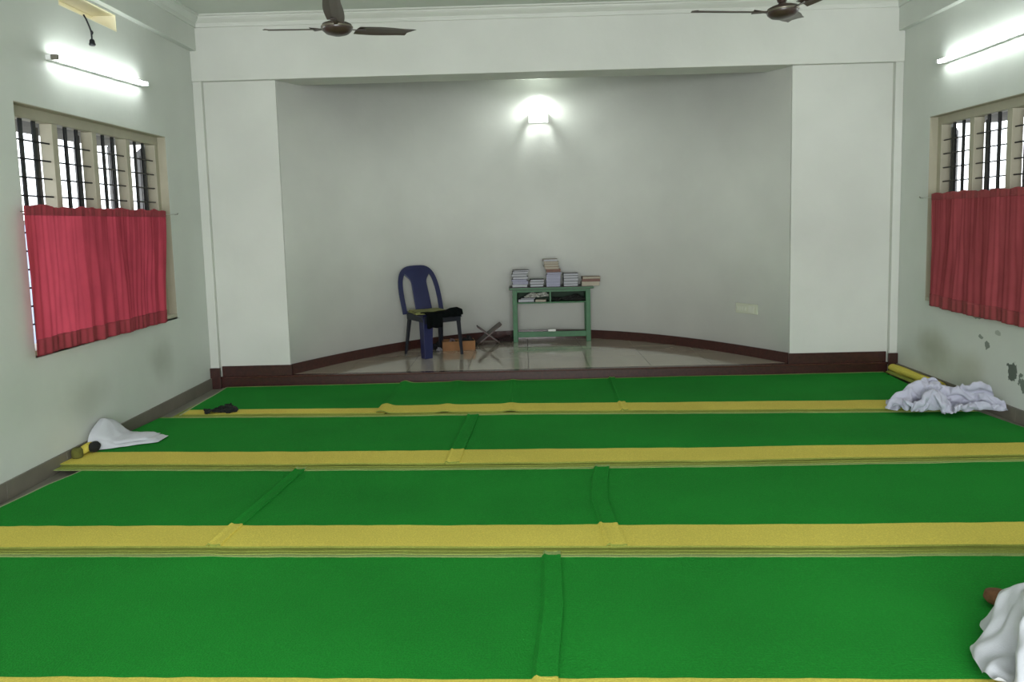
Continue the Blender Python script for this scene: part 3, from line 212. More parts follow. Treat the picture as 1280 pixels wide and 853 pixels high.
-2,-14,-24,-26,-27,10,26,-7,-27,-6,21,-10,21,-16,3,-12,16,-18,21,-20,20,-18,15,6,21,6,17,-12,-4,-11,22,4,25,-4,-13,-17,-28,-32,1,29,11,-25,-14,19,-20,30,5,-16,12,-20,16,-21,20,-16,18,-14,17,6,20,13,
-15,-20,10,23,25,-20,-3,-13,-21,-17,-31,-15,30,25,-21,-21,18,-17,4,23,16,2,-10,-26,18,-25,17,-11,17,-5,24,-6,13,-18,1,18,12,16,8,-23,15,-19,-26,-26,-19,20,25,10,-31,17,0,-14,-4,6,31,-23,13,-29,17,-24,
8,20,5,-3,22,-10,-8,5,18,20,-1,18,-22,20,1,-14,-25,-25,-4,25,23,-11,-11,28,-10,-6,-19,8,22,-30,19,-18,15,-14,8,21,-5,23,0,-5,-3,13,15,4,20,-2,-9,17,7,-8,-28,-21,3,21,-7,23,2,21,-12,-9,
7,-22,9,-27,26,17,-10,-15,15,18,9,6,-7,4,13,9,3,17,-23,19,-17,25,6,-13,-18,-17,12,10,12,23,12,-22,12,-15,6,-17,-29,15,24,16,-14,-9,21,0,17,-3,6,14,-1,12,10,-6,18,-4,-2,21,-5,-22,5,17,
4,2,16,-8,20,-19,13,-23,-18,-10,16,12,22,4,-18,9,-4,20,-1,17,6,-5,18,2,-2,14,1,-20,22,18,-9,-10,-3,13,22,1,20,-14,14,-21,1,-13,-19,18,-11,19,20,-3,-7,-6,19,9,15,4,-21,25,-2,-18,13,13,
-3,-9,22,0,16,-2,5,13,15,-3,18,-12,-3,-12,-8,-10,-7,-14,14,15,2,-11,-1,11,22,19,1,-23,24,5,0,1,11,7,-18,19,27,0,22,3,4,17,9,-7,15,-9,-15,-14,-13,-6,-18,-15,19,6,-10,-3,12,16,16,10,
-18,27,-7,7,-9,17,5,-11,1,32,22,6,18,-12,24,15,2,-1,-13,-19,4,-15,-18,-16,-18,-11,18,0,-17,15,14,12,11,-3,24,-12,-13,16,-11,19,6,8,13,25,16,-8,14,-8,5,20,7,-16,-18,-11,4,-25,-10,-13,-17,7,
2,-18,5,19,18,-1,12,15,-12,22,-15,-4,20,14,0,29,14,22,-3,15,5,-25,-4,5,7,-16,-20,-1,-1,-19,-7,-13,-19,19,-2,-20,7,22,12,0,10,3,-4,6,-23,7,23,21,19,22,17,13,-24,19,-1,-18,-25,12,-13,-21,
-8,14,-1,-14,-11,-22,12,-1,-18,1,22,-6,22,-4,8,19,-16,-4,-7,22,26,4,13,21,28,-8,-27,6,1,-15,-17,11,-22,-14,-1,1,19,-17,-12,-12,23,-23,-13,5,20,-4,-7,10,-8,9,3,-15,18,0,16,25,20,2,-9,4,
-19,17,-20,-12,-17,-6,-17,-13,2,25,14,-11,-15,4,-1,-19,-8,9,-10,21,-19,
])
# ============================ helpers ============================
def newmat(name, col, rough=0.6, metal=0.0, noise=0.0, nscale=8.0, bump=0.0, bscale=60.0, coat=0.0, spec=None, sheen=0.0):
    m = bpy.data.materials.new(name); m.use_nodes = True
    nt = m.node_tree; b = nt.nodes['Principled BSDF']
    b.inputs['Base Color'].default_value = (*col, 1); b.inputs['Roughness'].default_value = rough
    b.inputs['Metallic'].default_value = metal; b.inputs['Coat Weight'].default_value = coat
    if spec is not None: b.inputs['Specular IOR Level'].default_value = spec
    if sheen: b.inputs['Sheen Weight'].default_value = sheen
    tc = nt.nodes.new('ShaderNodeTexCoord')
    if noise:
        n = nt.nodes.new('ShaderNodeTexNoise'); n.inputs['Scale'].default_value = nscale; n.inputs['Detail'].default_value = 5
        nt.links.new(tc.outputs['Object'], n.inputs['Vector'])
        r = nt.nodes.new('ShaderNodeValToRGB')
        r.color_ramp.elements[0].position = .3; r.color_ramp.elements[1].position = .7
        r.color_ramp.elements[0].color = (*[c*(1-noise) for c in col], 1)
        r.color_ramp.elements[1].color = (*[min(1, c*(1+noise)) for c in col], 1)
        nt.links.new(n.outputs['Fac'], r.inputs['Fac']); nt.links.new(r.outputs['Color'], b.inputs['Base Color'])
    if bump:
        n = nt.nodes.new('ShaderNodeTexNoise'); n.inputs['Scale'].default_value = bscale; n.inputs['Detail'].default_value = 3
        nt.links.new(tc.outputs['Object'], n.inputs['Vector'])
        bp = nt.nodes.new('ShaderNodeBump'); bp.inputs['Strength'].default_value = bump; bp.inputs['Distance'].default_value = .01
        nt.links.new(n.outputs['Fac'], bp.inputs['Height']); nt.links.new(bp.outputs['Normal'], b.inputs['Normal'])
    return m

def emat(name, col, s):
    m = bpy.data.materials.new(name); m.use_nodes = True
    b = m.node_tree.nodes['Principled BSDF']
    b.inputs['Base Color'].default_value = (.8, .8, .8, 1)
    b.inputs['Emission Color'].default_value = (*col, 1); b.inputs['Emission Strength'].default_value = s
    return m

def wall_mat(name, col, spots=(), chips=()):
    """painted plaster with faint mottling; spots = grimy patches (pos, radii, colour, strength); chips = flaked paint"""
    m = bpy.data.materials.new(name); m.use_nodes = True
    nt = m.node_tree; N = nt.nodes.new; L = nt.links.new; b = nt.nodes['Principled BSDF']
    b.inputs['Roughness'].default_value = .55; b.inputs['Specular IOR Level'].default_value = .3
    g = N('ShaderNodeNewGeometry'); P = g.outputs['Position']
    n = N('ShaderNodeTexNoise'); n.inputs['Scale'].default_value = 1.3; n.inputs['Detail'].default_value = 6; L(P, n.inputs['Vector'])
    r = N('ShaderNodeValToRGB'); r.color_ramp.elements[0].position = .3; r.color_ramp.elements[1].position = .7
    r.color_ramp.elements[0].color = (*[c*.93 for c in col], 1); r.color_ramp.elements[1].color = (*[min(1, c*1.04) for c in col], 1)
    L(n.outputs['Fac'], r.inputs['Fac']); cur = r.outputs['Color']
    def layer(cur, pos, rad, c2, st, hard, nsc, namt):
        d = N('ShaderNodeVectorMath'); d.operation = 'SUBTRACT'; L(P, d.inputs[0]); d.inputs[1].default_value = pos
        k = N('ShaderNodeVectorMath'); k.operation = 'MULTIPLY'; L(d.outputs[0], k.inputs[0]); k.inputs[1].default_value = [1/q for q in rad]
        l = N('ShaderNodeVectorMath'); l.operation = 'LENGTH'; L(k.outputs[0], l.inputs[0])
        nn = N('ShaderNodeTexNoise'); nn.inputs['Scale'].default_value = nsc; nn.inputs['Detail'].default_value = 4; L(P, nn.inputs['Vector'])
        a = N('ShaderNodeMath'); a.operation = 'MULTIPLY_ADD'; L(nn.outputs['Fac'], a.inputs[0]); a.inputs[1].default_value = namt; L(l.outputs['Value'], a.inputs[2])
        mr = N('ShaderNodeMapRange'); mr.interpolation_type = 'SMOOTHSTEP'; L(a.outputs[0], mr.inputs['Value'])
        mr.inputs['From Min'].default_value = hard + namt*.5; mr.inputs['From Max'].default_value = 1 + namt*.5
        mr.inputs['To Min'].default_value = st; mr.inputs['To Max'].default_value = 0
        mx = N('ShaderNodeMix'); mx.data_type = 'RGBA'; L(mr.outputs[0], mx.inputs[0]); L(cur, mx.inputs[6]); mx.inputs[7].default_value = (*c2, 1)
        return mx.outputs[2]
    for s in spots: cur = layer(cur, *s, 0.0, 3.0, .9)
    for s in chips: cur = layer(cur, *s, .85, 22.0, 2.6)
    L(cur, b.inputs['Base Color'])
    n2 = N('ShaderNodeTexNoise'); n2.inputs['Scale'].default_value = 9; n2.inputs['Detail'].default_value = 5; L(P, n2.inputs['Vector'])
    bp = N('ShaderNodeBump'); bp.inputs['Strength'].default_value = .12; bp.inputs['Distance'].default_value = .02
    L(n2.outputs['Fac'], bp.inputs['Height']); L(bp.outputs['Normal'], b.inputs['Normal'])
    return m

class MB:
    def __init__(s): s.v = []; s.f = []
    def box(s, a, b):
        x0, y0, z0 = a; x1, y1, z1 = b; k = len(s.v)
        s.v += [(x0,y0,z0),(x1,y0,z0),(x1,y1,z0),(x0,y1,z0),(x0,y0,z1),(x1,y0,z1),(x1,y1,z1),(x0,y1,z1)]
        s.f += [tuple(k+i for i in q) for q in ((3,2,1,0),(4,5,6,7),(0,1,5,4),(1,2,6,5),(2,3,7,6),(3,0,4,7))]
        return s
    def frame(s, pts, close_caps=True):
        """pts: list of rings (each a list of points of equal length) skinned into a tube"""
        k = len(s.v); n = len(pts[0])
        for ring in pts: s.v += [tuple(p) for p in ring]
        for i in range(len(pts)-1):
            for j in range(n):
                a = k+i*n+j; b = k+i*n+(j+1) % n
                s.f.append((a, b, b+n, a+n))
        if close_caps:
            s.f.append(tuple(k+j for j in range(n))[::-1]); s.f.append(tuple(k+(len(pts)-1)*n+j for j in range(n)))
        return s
    def tube(s, path, r, n=8, caps=True):
        path = [Vector(p) for p in path]; rings = []; up = None
        for i, p in enumerate(path):
            t = (path[min(i+1, len(path)-1)]-path[max(i-1, 0)]).normalized()
            if up is None: up = Vector((0,0,1)) if abs(t.z) < .9 else Vector((1,0,0))
            a = t.cross(up).normalized(); up = a.cross(t).normalized()
            rr = r[i] if isinstance(r, (list, tuple)) else r
            rings.append([p+a*(rr*math.cos(2*PI*j/n))+up*(rr*math.sin(2*PI*j/n)) for j in range(n)])
        return s.frame(rings, caps)
    def bar(s, path, w, h, side=None):
        """rectangular section swept along path; side = fixed side vector"""
        path = [Vector(p) for p in path]; rings = []
        for i, p in enumerate(path):
            t = (path[min(i+1, len(path)-1)]-path[max(i-1, 0)]).normalized()
            a = Vector(side).normalized(); b = a.cross(t).normalized()
            ww = w[i] if isinstance(w, (list, tuple)) else w; hh = h[i] if isinstance(h, (list, tuple)) else h
            rings.append([p+a*(ww/2*x)+b*(hh/2*y) for x, y in ((-1,-1),(1,-1),(1,1),(-1,1))])
        return s.frame(rings)
    def lathe(s, prof, c=(0,0,0), n=24):
        k = len(s.v); m = len(prof)
        for i in range(n):
            a = 2*PI*i/n
            for r, z in prof: s.v.append((c[0]+r*math.cos(a), c[1]+r*math.sin(a), c[2]+z))
        for i in range(n):
            for j in range(m-1):
                a = k+i*m+j; b = k+((i+1) % n)*m+j
                s.f.append((a, b, b+1, a+1))
        return s
    def grid(s, fn, nu, nv):
        k = len(s.v)
        for j in range(nv+1):
            for i in range(nu+1): s.v.append(tuple(fn(i/nu, j/nv)))
        for j in range(nv):
            for i in range(nu):
                a = k+j*(nu+1)+i; s.f.append((a, a+1, a+nu+2, a+nu+1))
        return s
    def slab(s, top, bot, nu, nv):
        """closed sheet between two height functions"""
        k = len(s.v); s.grid(top, nu, nv); k2 = len(s.v)
        for j in range(nv+1):
            for i in range(nu+1): s.v.append(tuple(bot(i/nu, j/nv)))
        w = nu+1
        for j in range(nv):
            for i in range(nu):
                a = k2+j*w+i; s.f.append((a+w, a+w+1, a+1, a))
        for i in range(nu):
            s.f.append((k+i+1, k+i, k2+i, k2+i+1)); q = nv*w
            s.f.append((k+q+i, k+q+i+1, k2+q+i+1, k2+q+i))
        for j in range(nv):
            a = j*w; s.f.append((k+a, k+a+w, k2+a+w, k2+a)); a += nu
            s.f.append((k+a+w, k+a, k2+a, k2+a+w))
        return s
    def build(s, name, mat, parent=None, loc=None, bevel=0, smooth=False, subd=0, solid=0, recalc=True):
        me = bpy.data.meshes.new(name); me.from_pydata([tuple(p) for p in s.v], [], s.f)
        if recalc:
            bm = bmesh.new(); bm.from_mesh(me); bmesh.ops.recalc_face_normals(bm, faces=bm.faces); bm.to_mesh(me); bm.free()
        if smooth: me.polygons.foreach_set('use_smooth', [True]*len(me.polygons))
        me.materials.append(mat)
        o = bpy.data.objects.new(name, me); COL.objects.link(o)
        if parent: o.parent = parent
        if loc: o.location = loc
        if solid:
            q = o.modifiers.new('solid', 'SOLIDIFY'); q.thickness = solid; q.offset = 0
        if bevel:
            q = o.modifiers.new('bevel', 'BEVEL'); q.width = bevel; q.segments = 2; q.limit_method = 'ANGLE'; q.angle_limit = .6
        if subd:
            q = o.modifiers.new('sub', 'SUBSURF'); q.levels = subd; q.render_levels = subd
        return o

def tag(o, label, cat, group=None):
    o['label'] = label; o['category'] = cat
    if group: o['group'] = group
    return o
def thing(name, label, cat, loc=(0,0,0), rz=0, group=None, rot=None):
    o = bpy.data.objects.new(name, None); COL.objects.link(o); o.location = loc
    o.rotation_euler = rot if rot else (0,0,rz); o.empty_display_size = .1
    return tag(o, label, cat, group)
def struct(o): o['kind'] = 'structure'; return o
def dup(root, loc, rz, label, group=None, rot=None):
    r = root.copy(); COL.objects.link(r); r.location = loc; r.rotation_euler = rot if rot else (0,0,rz); r['label'] = label
    if group: r['group'] = group
    for ch in list(root.children):
        c = ch.copy(); COL.objects.link(c); c.parent = r
        for g in list(ch.children):
            d = g.copy(); COL.objects.link(d); d.parent = c
    return r
def interp(tab, x):
    if x <= tab[0][0]: a, b = tab[0], tab[1]
    elif x >= tab[-1][0]: a, b = tab[-2], tab[-1]
    else:
        for a, b in zip(tab, tab[1:]):
            if a[0] <= x <= b[0]: break
    return a[1]+(b[1]-a[1])*(x-a[0])/(b[0]-a[0])
def nz(x, y=0., z=0.): return noise.noise(Vector((x, y, z)))
def smooth01(t): t = max(0., min(1., t)); return t*t*(3-2*t)

# ============================ materials ============================
WC = (.615, .62, .575)
M_back = wall_mat('plaster_back', WC)
M_left = wall_mat('plaster_left', (.61,.635,.59), spots=(
    ((XL,5.25,.40),(1,.42,.22),(.33,.35,.29),.42), ((XL,6.35,.47),(1,.32,.28),(.30,.31,.26),.5), ((XL,4.5,.55),(1,.7,.3),(.45,.49,.43),.35)))
M_right = wall_mat('plaster_right', (.61,.635,.59), spots=(
    ((XR,6.75,.36),(1,.42,.24),(.30,.30,.20),.62), ((XR,6.2,.30),(1,.4,.2),(.40,.40,.28),.5)),
    chips=(((XR,6.09,.715),(1,.07,.02),(.13,.15,.12),.8), ((XR,6.02,.56),(1,.035,.022),(.16,.19,.16),.8),
           ((XR,5.93,.50),(1,.025,.04),(.14,.17,.14),.85), ((XR,5.62,.37),(1,.06,.065),(.10,.12,.10),.95),
           ((XR,5.50,.30),(1,.045,.06),(.12,.15,.12),.9), ((XR,5.80,.62),(1,.03,.02),(.3,.33,.28),.7)))
M_ceil = wall_mat('ceiling_paint', (.57,.60,.55))
M_maroon = newmat('maroon_granite', (.042,.012,.009), .35, noise=.35, nscale=40, coat=.2)
M_skirt = newmat('grey_skirting_tile', (.16,.145,.115), .5, noise=.15, nscale=5)
M_floor = newmat('grey_floor_tile', (.20,.19,.155), .4, noise=.12, nscale=4)
M_cream = newmat('cream_window_paint', (.40,.37,.28), .5, noise=.06, nscale=6)
M_white = newmat('white_paint', (.75,.76,.74), .45)
M_bar = newmat('black_iron', (.012,.013,.016), .45, metal=.3)
M_shut = newmat('weathered_shutter', (.07,.062,.052), .7, noise=.25, nscale=14)
M_shade = newmat('grey_sunshade', (.16,.155,.14), .8, noise=.15, nscale=5)

def platform_tile():
    m = bpy.data.materials.new('glossy_platform_tile'); m.use_nodes = True
    nt = m.node_tree; N = nt.nodes.new; L = nt.links.new; b = nt.nodes['Principled BSDF']
    g = N('ShaderNodeNewGeometry')
    n = N('ShaderNodeTexNoise'); n.inputs['Scale'].default_value = 2.2; n.inputs['Detail'].default_value = 7; L(g.outputs['Position'], n.inputs['Vector'])
    r = N('ShaderNodeValToRGB'); r.color_ramp.elements[0].color = (.40,.35,.28,1); r.color_ramp.elements[1].color = (.50,.445,.36,1)
    L(n.outputs['Fac'], r.inputs['Fac']); L(r.outputs['Color'], b.inputs['Base Color'])
    b.inputs['Roughness'].default_value = .09; b.inputs['Specular IOR Level'].default_value = .75
    b.inputs['Coat Weight'].default_value = .5; b.inputs['Coat Roughness'].default_value = .05
    return m
M_ptile = platform_tile()

def carpet(name, col, dirty=.12):
    m = bpy.data.materials.new(name); m.use_nodes = True
    nt = m.node_tree; N = nt.nodes.new; L = nt.links.new; b = nt.nodes['Principled BSDF']
    b.inputs['Roughness'].default_value = .95; b.inputs['Specular IOR Level'].default_value = .12
    g = N('ShaderNodeNewGeometry'); P = g.outputs['Position']
    n = N('ShaderNodeTexNoise'); n.inputs['Scale'].default_value = 1.1; n.inputs['Detail'].default_value = 6; L(P, n.inputs['Vector'])
    r = N('ShaderNodeValToRGB'); r.color_ramp.elements[0].position = .32; r.color_ramp.elements[1].position = .68
    r.color_ramp.elements[0].color = (*[c*(1-dirty) for c in col], 1); r.color_ramp.elements[1].color = (*[c*(1+dirty) for c in col], 1)
    L(n.outputs['Fac'], r.inputs['Fac'])
    # woven texture: fine cross ribs and speckle
    v = N('ShaderNodeTexVoronoi'); v.inputs['Scale'].default_value = 130; L(P, v.inputs['Vector'])
    w = N('ShaderNodeTexWave'); w.bands_direction = 'Y'; w.inputs['Scale'].default_value = 30; w.inputs['Distortion'].default_value = 1.5; L(P, w.inputs['Vector'])
    a = N('ShaderNodeMath'); a.operation = 'MULTIPLY'; L(v.outputs['Distance'], a.inputs[0]); a.inputs[1].default_value = .8
    a2 = N('ShaderNodeMath'); a2.operation = 'MULTIPLY_ADD'; L(w.outputs['Fac'], a2.inputs[0]); a2.inputs[1].default_value = .25; L(a.outputs[0], a2.inputs[2])
    mr = N('ShaderNodeMapRange'); L(a2.outputs[0], mr.inputs['Value']); mr.inputs['From Max'].default_value = .9
    mr.inputs['To Min'].default_value = .82; mr.inputs['To Max'].default_value = 1.18
    mx = N('ShaderNodeMix'); mx.data_type = 'RGBA'; mx.blend_type = 'MULTIPLY'; mx.inputs[0].default_value = 1
    L(r.outputs['Color'], mx.inputs[6]); L(mr.outputs[0], mx.inputs[7]); L(mx.outputs[2], b.inputs['Base Color'])
    bp = N('ShaderNodeBump'); bp.inputs['Strength'].default_value = .5; bp.inputs['Distance'].default_value = .004
    L(a2.outputs[0], bp.inputs['Height']); L(bp.outputs['Normal'], b.inputs['Normal'])
    return m
M_green = carpet('green_weave', (.012,.215,.024), .10)
M_yel = carpet('yellow_weave', (.63,.53,.10), .07)
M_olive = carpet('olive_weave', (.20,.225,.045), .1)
M_pale2 = carpet('pale_grey_green_binding', (.36,.40,.25), .1)
M_olive2 = carpet('light_olive_weave', (.235,.275,.065), .1)
M_pale = carpet('pale_olive_binding', (.26,.33,.12), .1)

# ============================ room shell ============================
YB, YE = -2.6, YC+2.3           # rear wall, and behind the alcove
ZC = 3.53
WT = .22
def wall_side(name, X, s, holes, mat):
    """s=+1 outward is +x; wall slab with rectangular holes (y0,y1,z0,z1)"""
    mb = MB(); xa, xb = sorted((X, X+s*WT))
    ys = sorted({YB, YC+.3, *[h[0] for h in holes], *[h[1] for h in holes]})
    zs = sorted({0., ZC+.1, *[h[2] for h in holes], *[h[3] for h in holes]})
    for y0, y1 in zip(ys, ys[1:]):
        z = None
        for z0, z1 in zip(zs, zs[1:]):
            cy, cz = (y0+y1)/2, (z0+z1)/2
            if not any(h[0] < cy < h[1] and h[2] < cz < h[3] for h in holes): mb.box((xa,y0,z0),(xb,y1,z1))
    return struct(mb.build(name, mat, recalc=False))
WL = (4.72, 6.72, .79, 2.36); WR = (4.87, 6.87, .76, 2.37)
VL = (5.28, 6.02, 3.075, 3.20); VR = (5.10, 6.02, 3.13, 3.20)
wall_side('wall_left', XL, -1, [WL, VL], M_left)
wall_side('wall_right', XR, 1, [WR], M_right)
rw = MB()          # unseen rear wall; its wide doorway is added to let the fill lamp in
rw.box((XL-WT,YB-.2,0),(-2.1,YB,ZC+.1)); rw.box((2.6,YB-.2,0),(XR+WT,YB,ZC+.1)); rw.box((-2.1,YB-.2,2.7),(2.6,YB,ZC+.1))
struct(rw.build('wall_rear', M_back))
struct(MB().box((XL-WT,YB-.2,-.12),(XR+WT,YE,0)).build('floor', M_floor))
struct(MB().box((XL-WT,YB-.2,ZC),(XR+WT,YC+.3,ZC+.12)).build('ceiling', M_ceil))
# pilaster of the left wall, nearer the camera
struct(MB().box((XL,3.1,0),(XL+.022,3.98,ZC)).build('trim_1', M_left))

# front of the alcove: columns, corner pilasters and the beam over them
NL, NR = -2.302, 2.561
ZB = 2.938
struct(MB().box((XL,YC,0),(NL,YC+.3,ZC)).build('wall_back_left', M_back, bevel=.004))
struct(MB().box((NR,YC,0),(XR,YC+.3,ZC)).build('wall_back_right', M_back, bevel=.004))
struct(MB().box((XL,YC-.06,ZB),(XR,YC+.3,ZC)).build('trim_2', M_back, bevel=.004))       # beam
struct(MB().box((XL,YC-.05,0),(XL+.085,YC+.02,ZB)).build('trim_3', M_back, bevel=.006))
struct(MB().box((XR-.075,YC-.05,0),(XR,YC+.02,ZB)).build('trim_4', M_back, bevel=.006))
# side beams under the ceiling and the stepped cornice
ZSB = 3.215
struct(MB().box((XL,YB,ZSB),(XL+.06,YC,ZC)).build('trim_5', M_left, bevel=.004))
struct(MB().box((XR-.06,YB,ZSB),(XR,YC,ZC)).build('trim_6', M_right, bevel=.004))
def cornice(name, a, b, inward, mat):
    a = Vector(a); b = Vector(b); n = Vector(inward); mb = MB()
    prof = [(0,-.105),(.014,-.105),(.02,-.085),(.02,-.07),(.05,-.045),(.062,-.03),(.062,-.018),(.08,-.012),(.08,0),(0,0)]
    rings = [[p+n*q[0]+Vector((0,0,q[1])) for q in prof] for p in (a, b)]
    return struct(mb.frame(rings).build(name, mat))
cornice('trim_7', (XL+.06,YC-.06,ZC), (XR-.06,YC-.06,ZC), (0,-1,0), M_back)
cornice('trim_8', (XL+.06,YB,ZC), (XL+.06,YC-.06,ZC), (1,0,0), M_left)
cornice('trim_9', (XR-.06,YB,ZC), (XR-.06,YC-.06,ZC), (-1,0,0), M_right)

# curved alcove wall
XM, HW, SAG = (NL+NR)/2, (NR-NL)/2, 2.02
def arc(t):
    """t -1..1 across the alcove: plan position of the curved wall"""
    a = t*PI/2; 
    x = XM+HW*math.copysign(abs(math.sin(a))**.93, a)
    y = YC+.03+SAG*(1-abs((x-XM)/HW)**2.15)
    return x, y
def arcline(inset, n=72):
    P = [Vector(arc(-1+2*i/n)) for i in range(n+1)]; out = []
    for i, p in enumerate(P):
        t = (P[min(i+1,n)]-P[max(i-1,0)]).normalized(); nn = Vector((t.y, -t.x))
        out.append(p+nn*inset)
    return out
A0, A1 = arcline(0), arcline(-.15)
mb = MB(); k = len(A0)
rings = []
for p, q in zip(A0, A1): rings.append([(p.x,p.y,0),(p.x,p.y,3.25),(q.x,q.y,3.25),(q.x,q.y,0)])
struct(mb.frame(rings).build('wall_back_curved', M_back, smooth=False))
for p in bpy.data.objects['wall_back_curved'].data.polygons:
    if len(p.vertices) == 4 and abs(p.normal.z) < .1: p.use_smooth = True
struct(MB().box((NL-.3,YC+.1,3.25),(NR+.3,YE,3.33)).build('ceiling_alcove', M_ceil))
# raised platform with a maroon riser and nosing, glossy tiles in courses
ZP = .112
A2 = arcline(.02)
pl = [(p.x, p.y) for p in A0]
mb = MB(); kk = len(mb.v)
mb.v += [(x, y, .0) for x, y in pl]+[(x, y, ZP-.012) for x, y in pl]; n = len(pl)
mb.f += [tuple(range(n))[::-1], tuple(n+i for i in range(n))]+[(i, (i+1) % n, n+(i+1) % n, n+i) for i in range(n)]
plat = struct(mb.build('trim_platform', newmat('tile_joint', (.17,.15,.12), .6)))
def clip_tile(x0, x1, y0, y1):
    """tile rectangle cut by the curved wall"""
    def ymax(x):
        if x <= NL or x >= NR: return YC+.03
        return YC+.03+SAG*(1-abs((x-XM)/HW)**2.15)
    m = 10; xs = [x0+(x1-x0)*i/m for i in range(m+1)]
    top = [(x, min(y1, ymax(x)+.01)) for x in xs]
    if all(t[1] <= y0+.004 for t in top): return None
    top = [(x, max(y, y0+.001)) for x, y in top]
    return [(x0, y0), (x1, y0)]+top[::-1]
T = .6; gy = .0025; rnd = random.Random(3)
yy = YC+.045
while yy < YC+SAG+.1:
    xx = XM-4*T-.1
    while xx < NR:
        a0, a1 = max(xx+gy, NL+.004), min(xx+T-gy, NR-.004)
        if a1-a0 > .02:
            poly = clip_tile(a0, a1, yy+gy, yy+T-gy)
            if poly:
                b = MB(); m = len(poly); dz = rnd.uniform(0,.0004)
                b.v = [(x,y,ZP-.011) for x,y in poly]+[(x,y,ZP+dz) for x,y in poly]
                b.f = [tuple(m+i for i in range(m))]+[(i,(i+1)%m,m+(i+1)%m,m+i) for i in range(m)]
                b.build('tile', M_ptile, plat)
        xx += T
    yy += T
st = MB(); st.box((XL+.085,YC-.02,0),(XR-.075,YC+.045,ZP-.018))
struct(st.build('trim_10', M_maroon, bevel=.002))
struct(MB().box((XL+.085,YC-.032,ZP-.018),(XR-.075,YC+.045,ZP)).build('trim_11', newmat('maroon_nosing', (.06,.02,.016), .25, noise=.3, nscale=40, coat=.4), bevel=.003))
struct(MB().box((XL,YC-.07,0),(XL+.098,YC-.05,.205)).build('baseboard_back_left_end', M_maroon, bevel=.002))
struct(MB().box((XR-.088,YC-.07,0),(XR,YC-.05,.205)).build('baseboard_back_right_end', M_maroon, bevel=.002))
struct(MB().box((XL+.098,YC-.014,ZP),(NL+.014,YC,.214)).build('baseboard_back_left', M_maroon, bevel=.002))
struct(MB().box((NR-.014,YC-.014,ZP),(XR-.088,YC,.214)).build('baseboard_back_right', M_maroon, bevel=.002))
B0, B1 = arcline(.016), arcline(-.002)
rings = [[(p.x,p.y,ZP),(p.x,p.y,.214),(q.x,q.y,.214),(q.x,q.y,ZP)] for p, q in zip(B0, B1)]
struct(MB().frame(rings).build('baseboard_curved', M_maroon))
# grey tile skirting on the side walls, tile by tile
for side, X, s in (('left', XL, 1), ('right', XR, -1)):
    xa, xb = sorted((X, X+s*.010))
    root = struct(MB().box((xa,YB,0),(xb,YC-.07,.106)).build('baseboard_'+side, newmat('skirting_backing_'+side, (.08,.075,.06), .8)))
    y = YC-.07; first = None
    while y > .2:
        y0 = y-.6
        xa, xb = sorted((X+s*.004, X+s*.017))
        MB().box((xa,y0+.0015,0),(xb,y-.0015,.108)).build('tile', M_skirt, root, bevel=.002)
        y = y0

# ============================ windows ============================
def window(name, X, s, W, label_side):
    y0, y1, z0, z1 = W
    root = bpy.data.objects.new(name, None); COL.objects.link(root); root.location = (X+s*.10, (y0+y1)/2, z0); struct(root)
    root['label'] = 'cream wooden window with four narrow bays and black iron grille in the %s wall' % label_side
    H = z1-z0; L = (y1-y0)/2; d0, d1 = -.03, .055       # local outward depth, along s
    def bx(a, b):   # a,b in (outward, y, z)
        xa, xb = sorted((a[0]*s, b[0]*s)); return (xa, a[1], a[2]), (xb, b[1], b[2])
    MB().box(*bx((d0,-L,H-.075),(d1,L,H))).build('head_rail', M_cream, root, bevel=.004)
    MB().box(*bx((-.10,-L,-.02),(d1+.06,L,.03))).build('sill', M_cream, root, bevel=.004)
    pw = .062; n = 4; step = (2*L-pw)/n
    ys = [-L+pw/2+step*i for i in range(n+1)]
    for i, y in enumerate(ys):
        MB().box(*bx((d0,y-pw/2,.03),(d1,y+pw/2,H-.075))).build('jamb' if i in (0,n) else 'mullion', M_cream, root, bevel=.004)
    barm, rodm, shm = None, None, None
    for i in range(n):
        for f in (.36, .68):
            y = ys[i]+pw/2+(step-pw)*f
            if barm is None: barm = MB().box(*bx((.004,-.017,.03),(.014,.017,H-.075))).build('grille_bar', M_bar, root, loc=(0,y,0))
            else:
                o = barm.copy(); COL.objects.link(o); o.location = (0,y,0)
        # weathered shutter leaf standing open outside, hinged on the far side of the bay
        ya = ys[i+1]-pw/2-.006
        if shm is None:
            shm = MB().box(*bx((.0,-.028,.05),(.40,0,H-.10))).build('shutter', M_shut, root, loc=(s*(d1+.004),ya,0), bevel=.003); shm.rotation_euler = (0,0,s*math.radians(58))
            for za, zb in ((.10,.62),(.70,H-.16)):
                MB().box(*bx((.06,-.033,za),(.34,-.028,zb))).build('shutter_panel', M_shut, shm, bevel=.003)
        else:
            o = shm.copy(); COL.objects.link(o); o.location = (s*(d1+.004),ya,0)
            for g in list(shm.children):
                q = g.copy(); COL.objects.link(q); q.parent = o
    z = H-.075-.135
    first = None
    while z > .08:
        if first is None: first = MB().tube([(-.004*s+0,-L+.02,0),(-.004*s,L-.02,0)], .0055, 8).build('grille_rod', M_bar, root, loc=(0,0,z), smooth=True)
        else:
            o = first.copy(); COL.objects.link(o); o.location = (0,0,z)
        z -= .118
    # reveal trim inside the opening, cream like the frame
    MB().box(*bx((-.098,-L+.0005,.03),(d0,-L+.006,H-.001))).build('reveal', M_cream, root)
    MB().box(*bx((-.098,L-.006,.03),(d0,L-.0005,H-.001))).build('reveal', M_cream, root)
    MB().box(*bx((-.098,-L+.006,H-.006),(d0,L-.006,H-.0005))).build('reveal', M_cream, root)
    return root
window('window_1', XL, -1, WL, 'left'); window('window_2', XR, 1, WR, 'right')
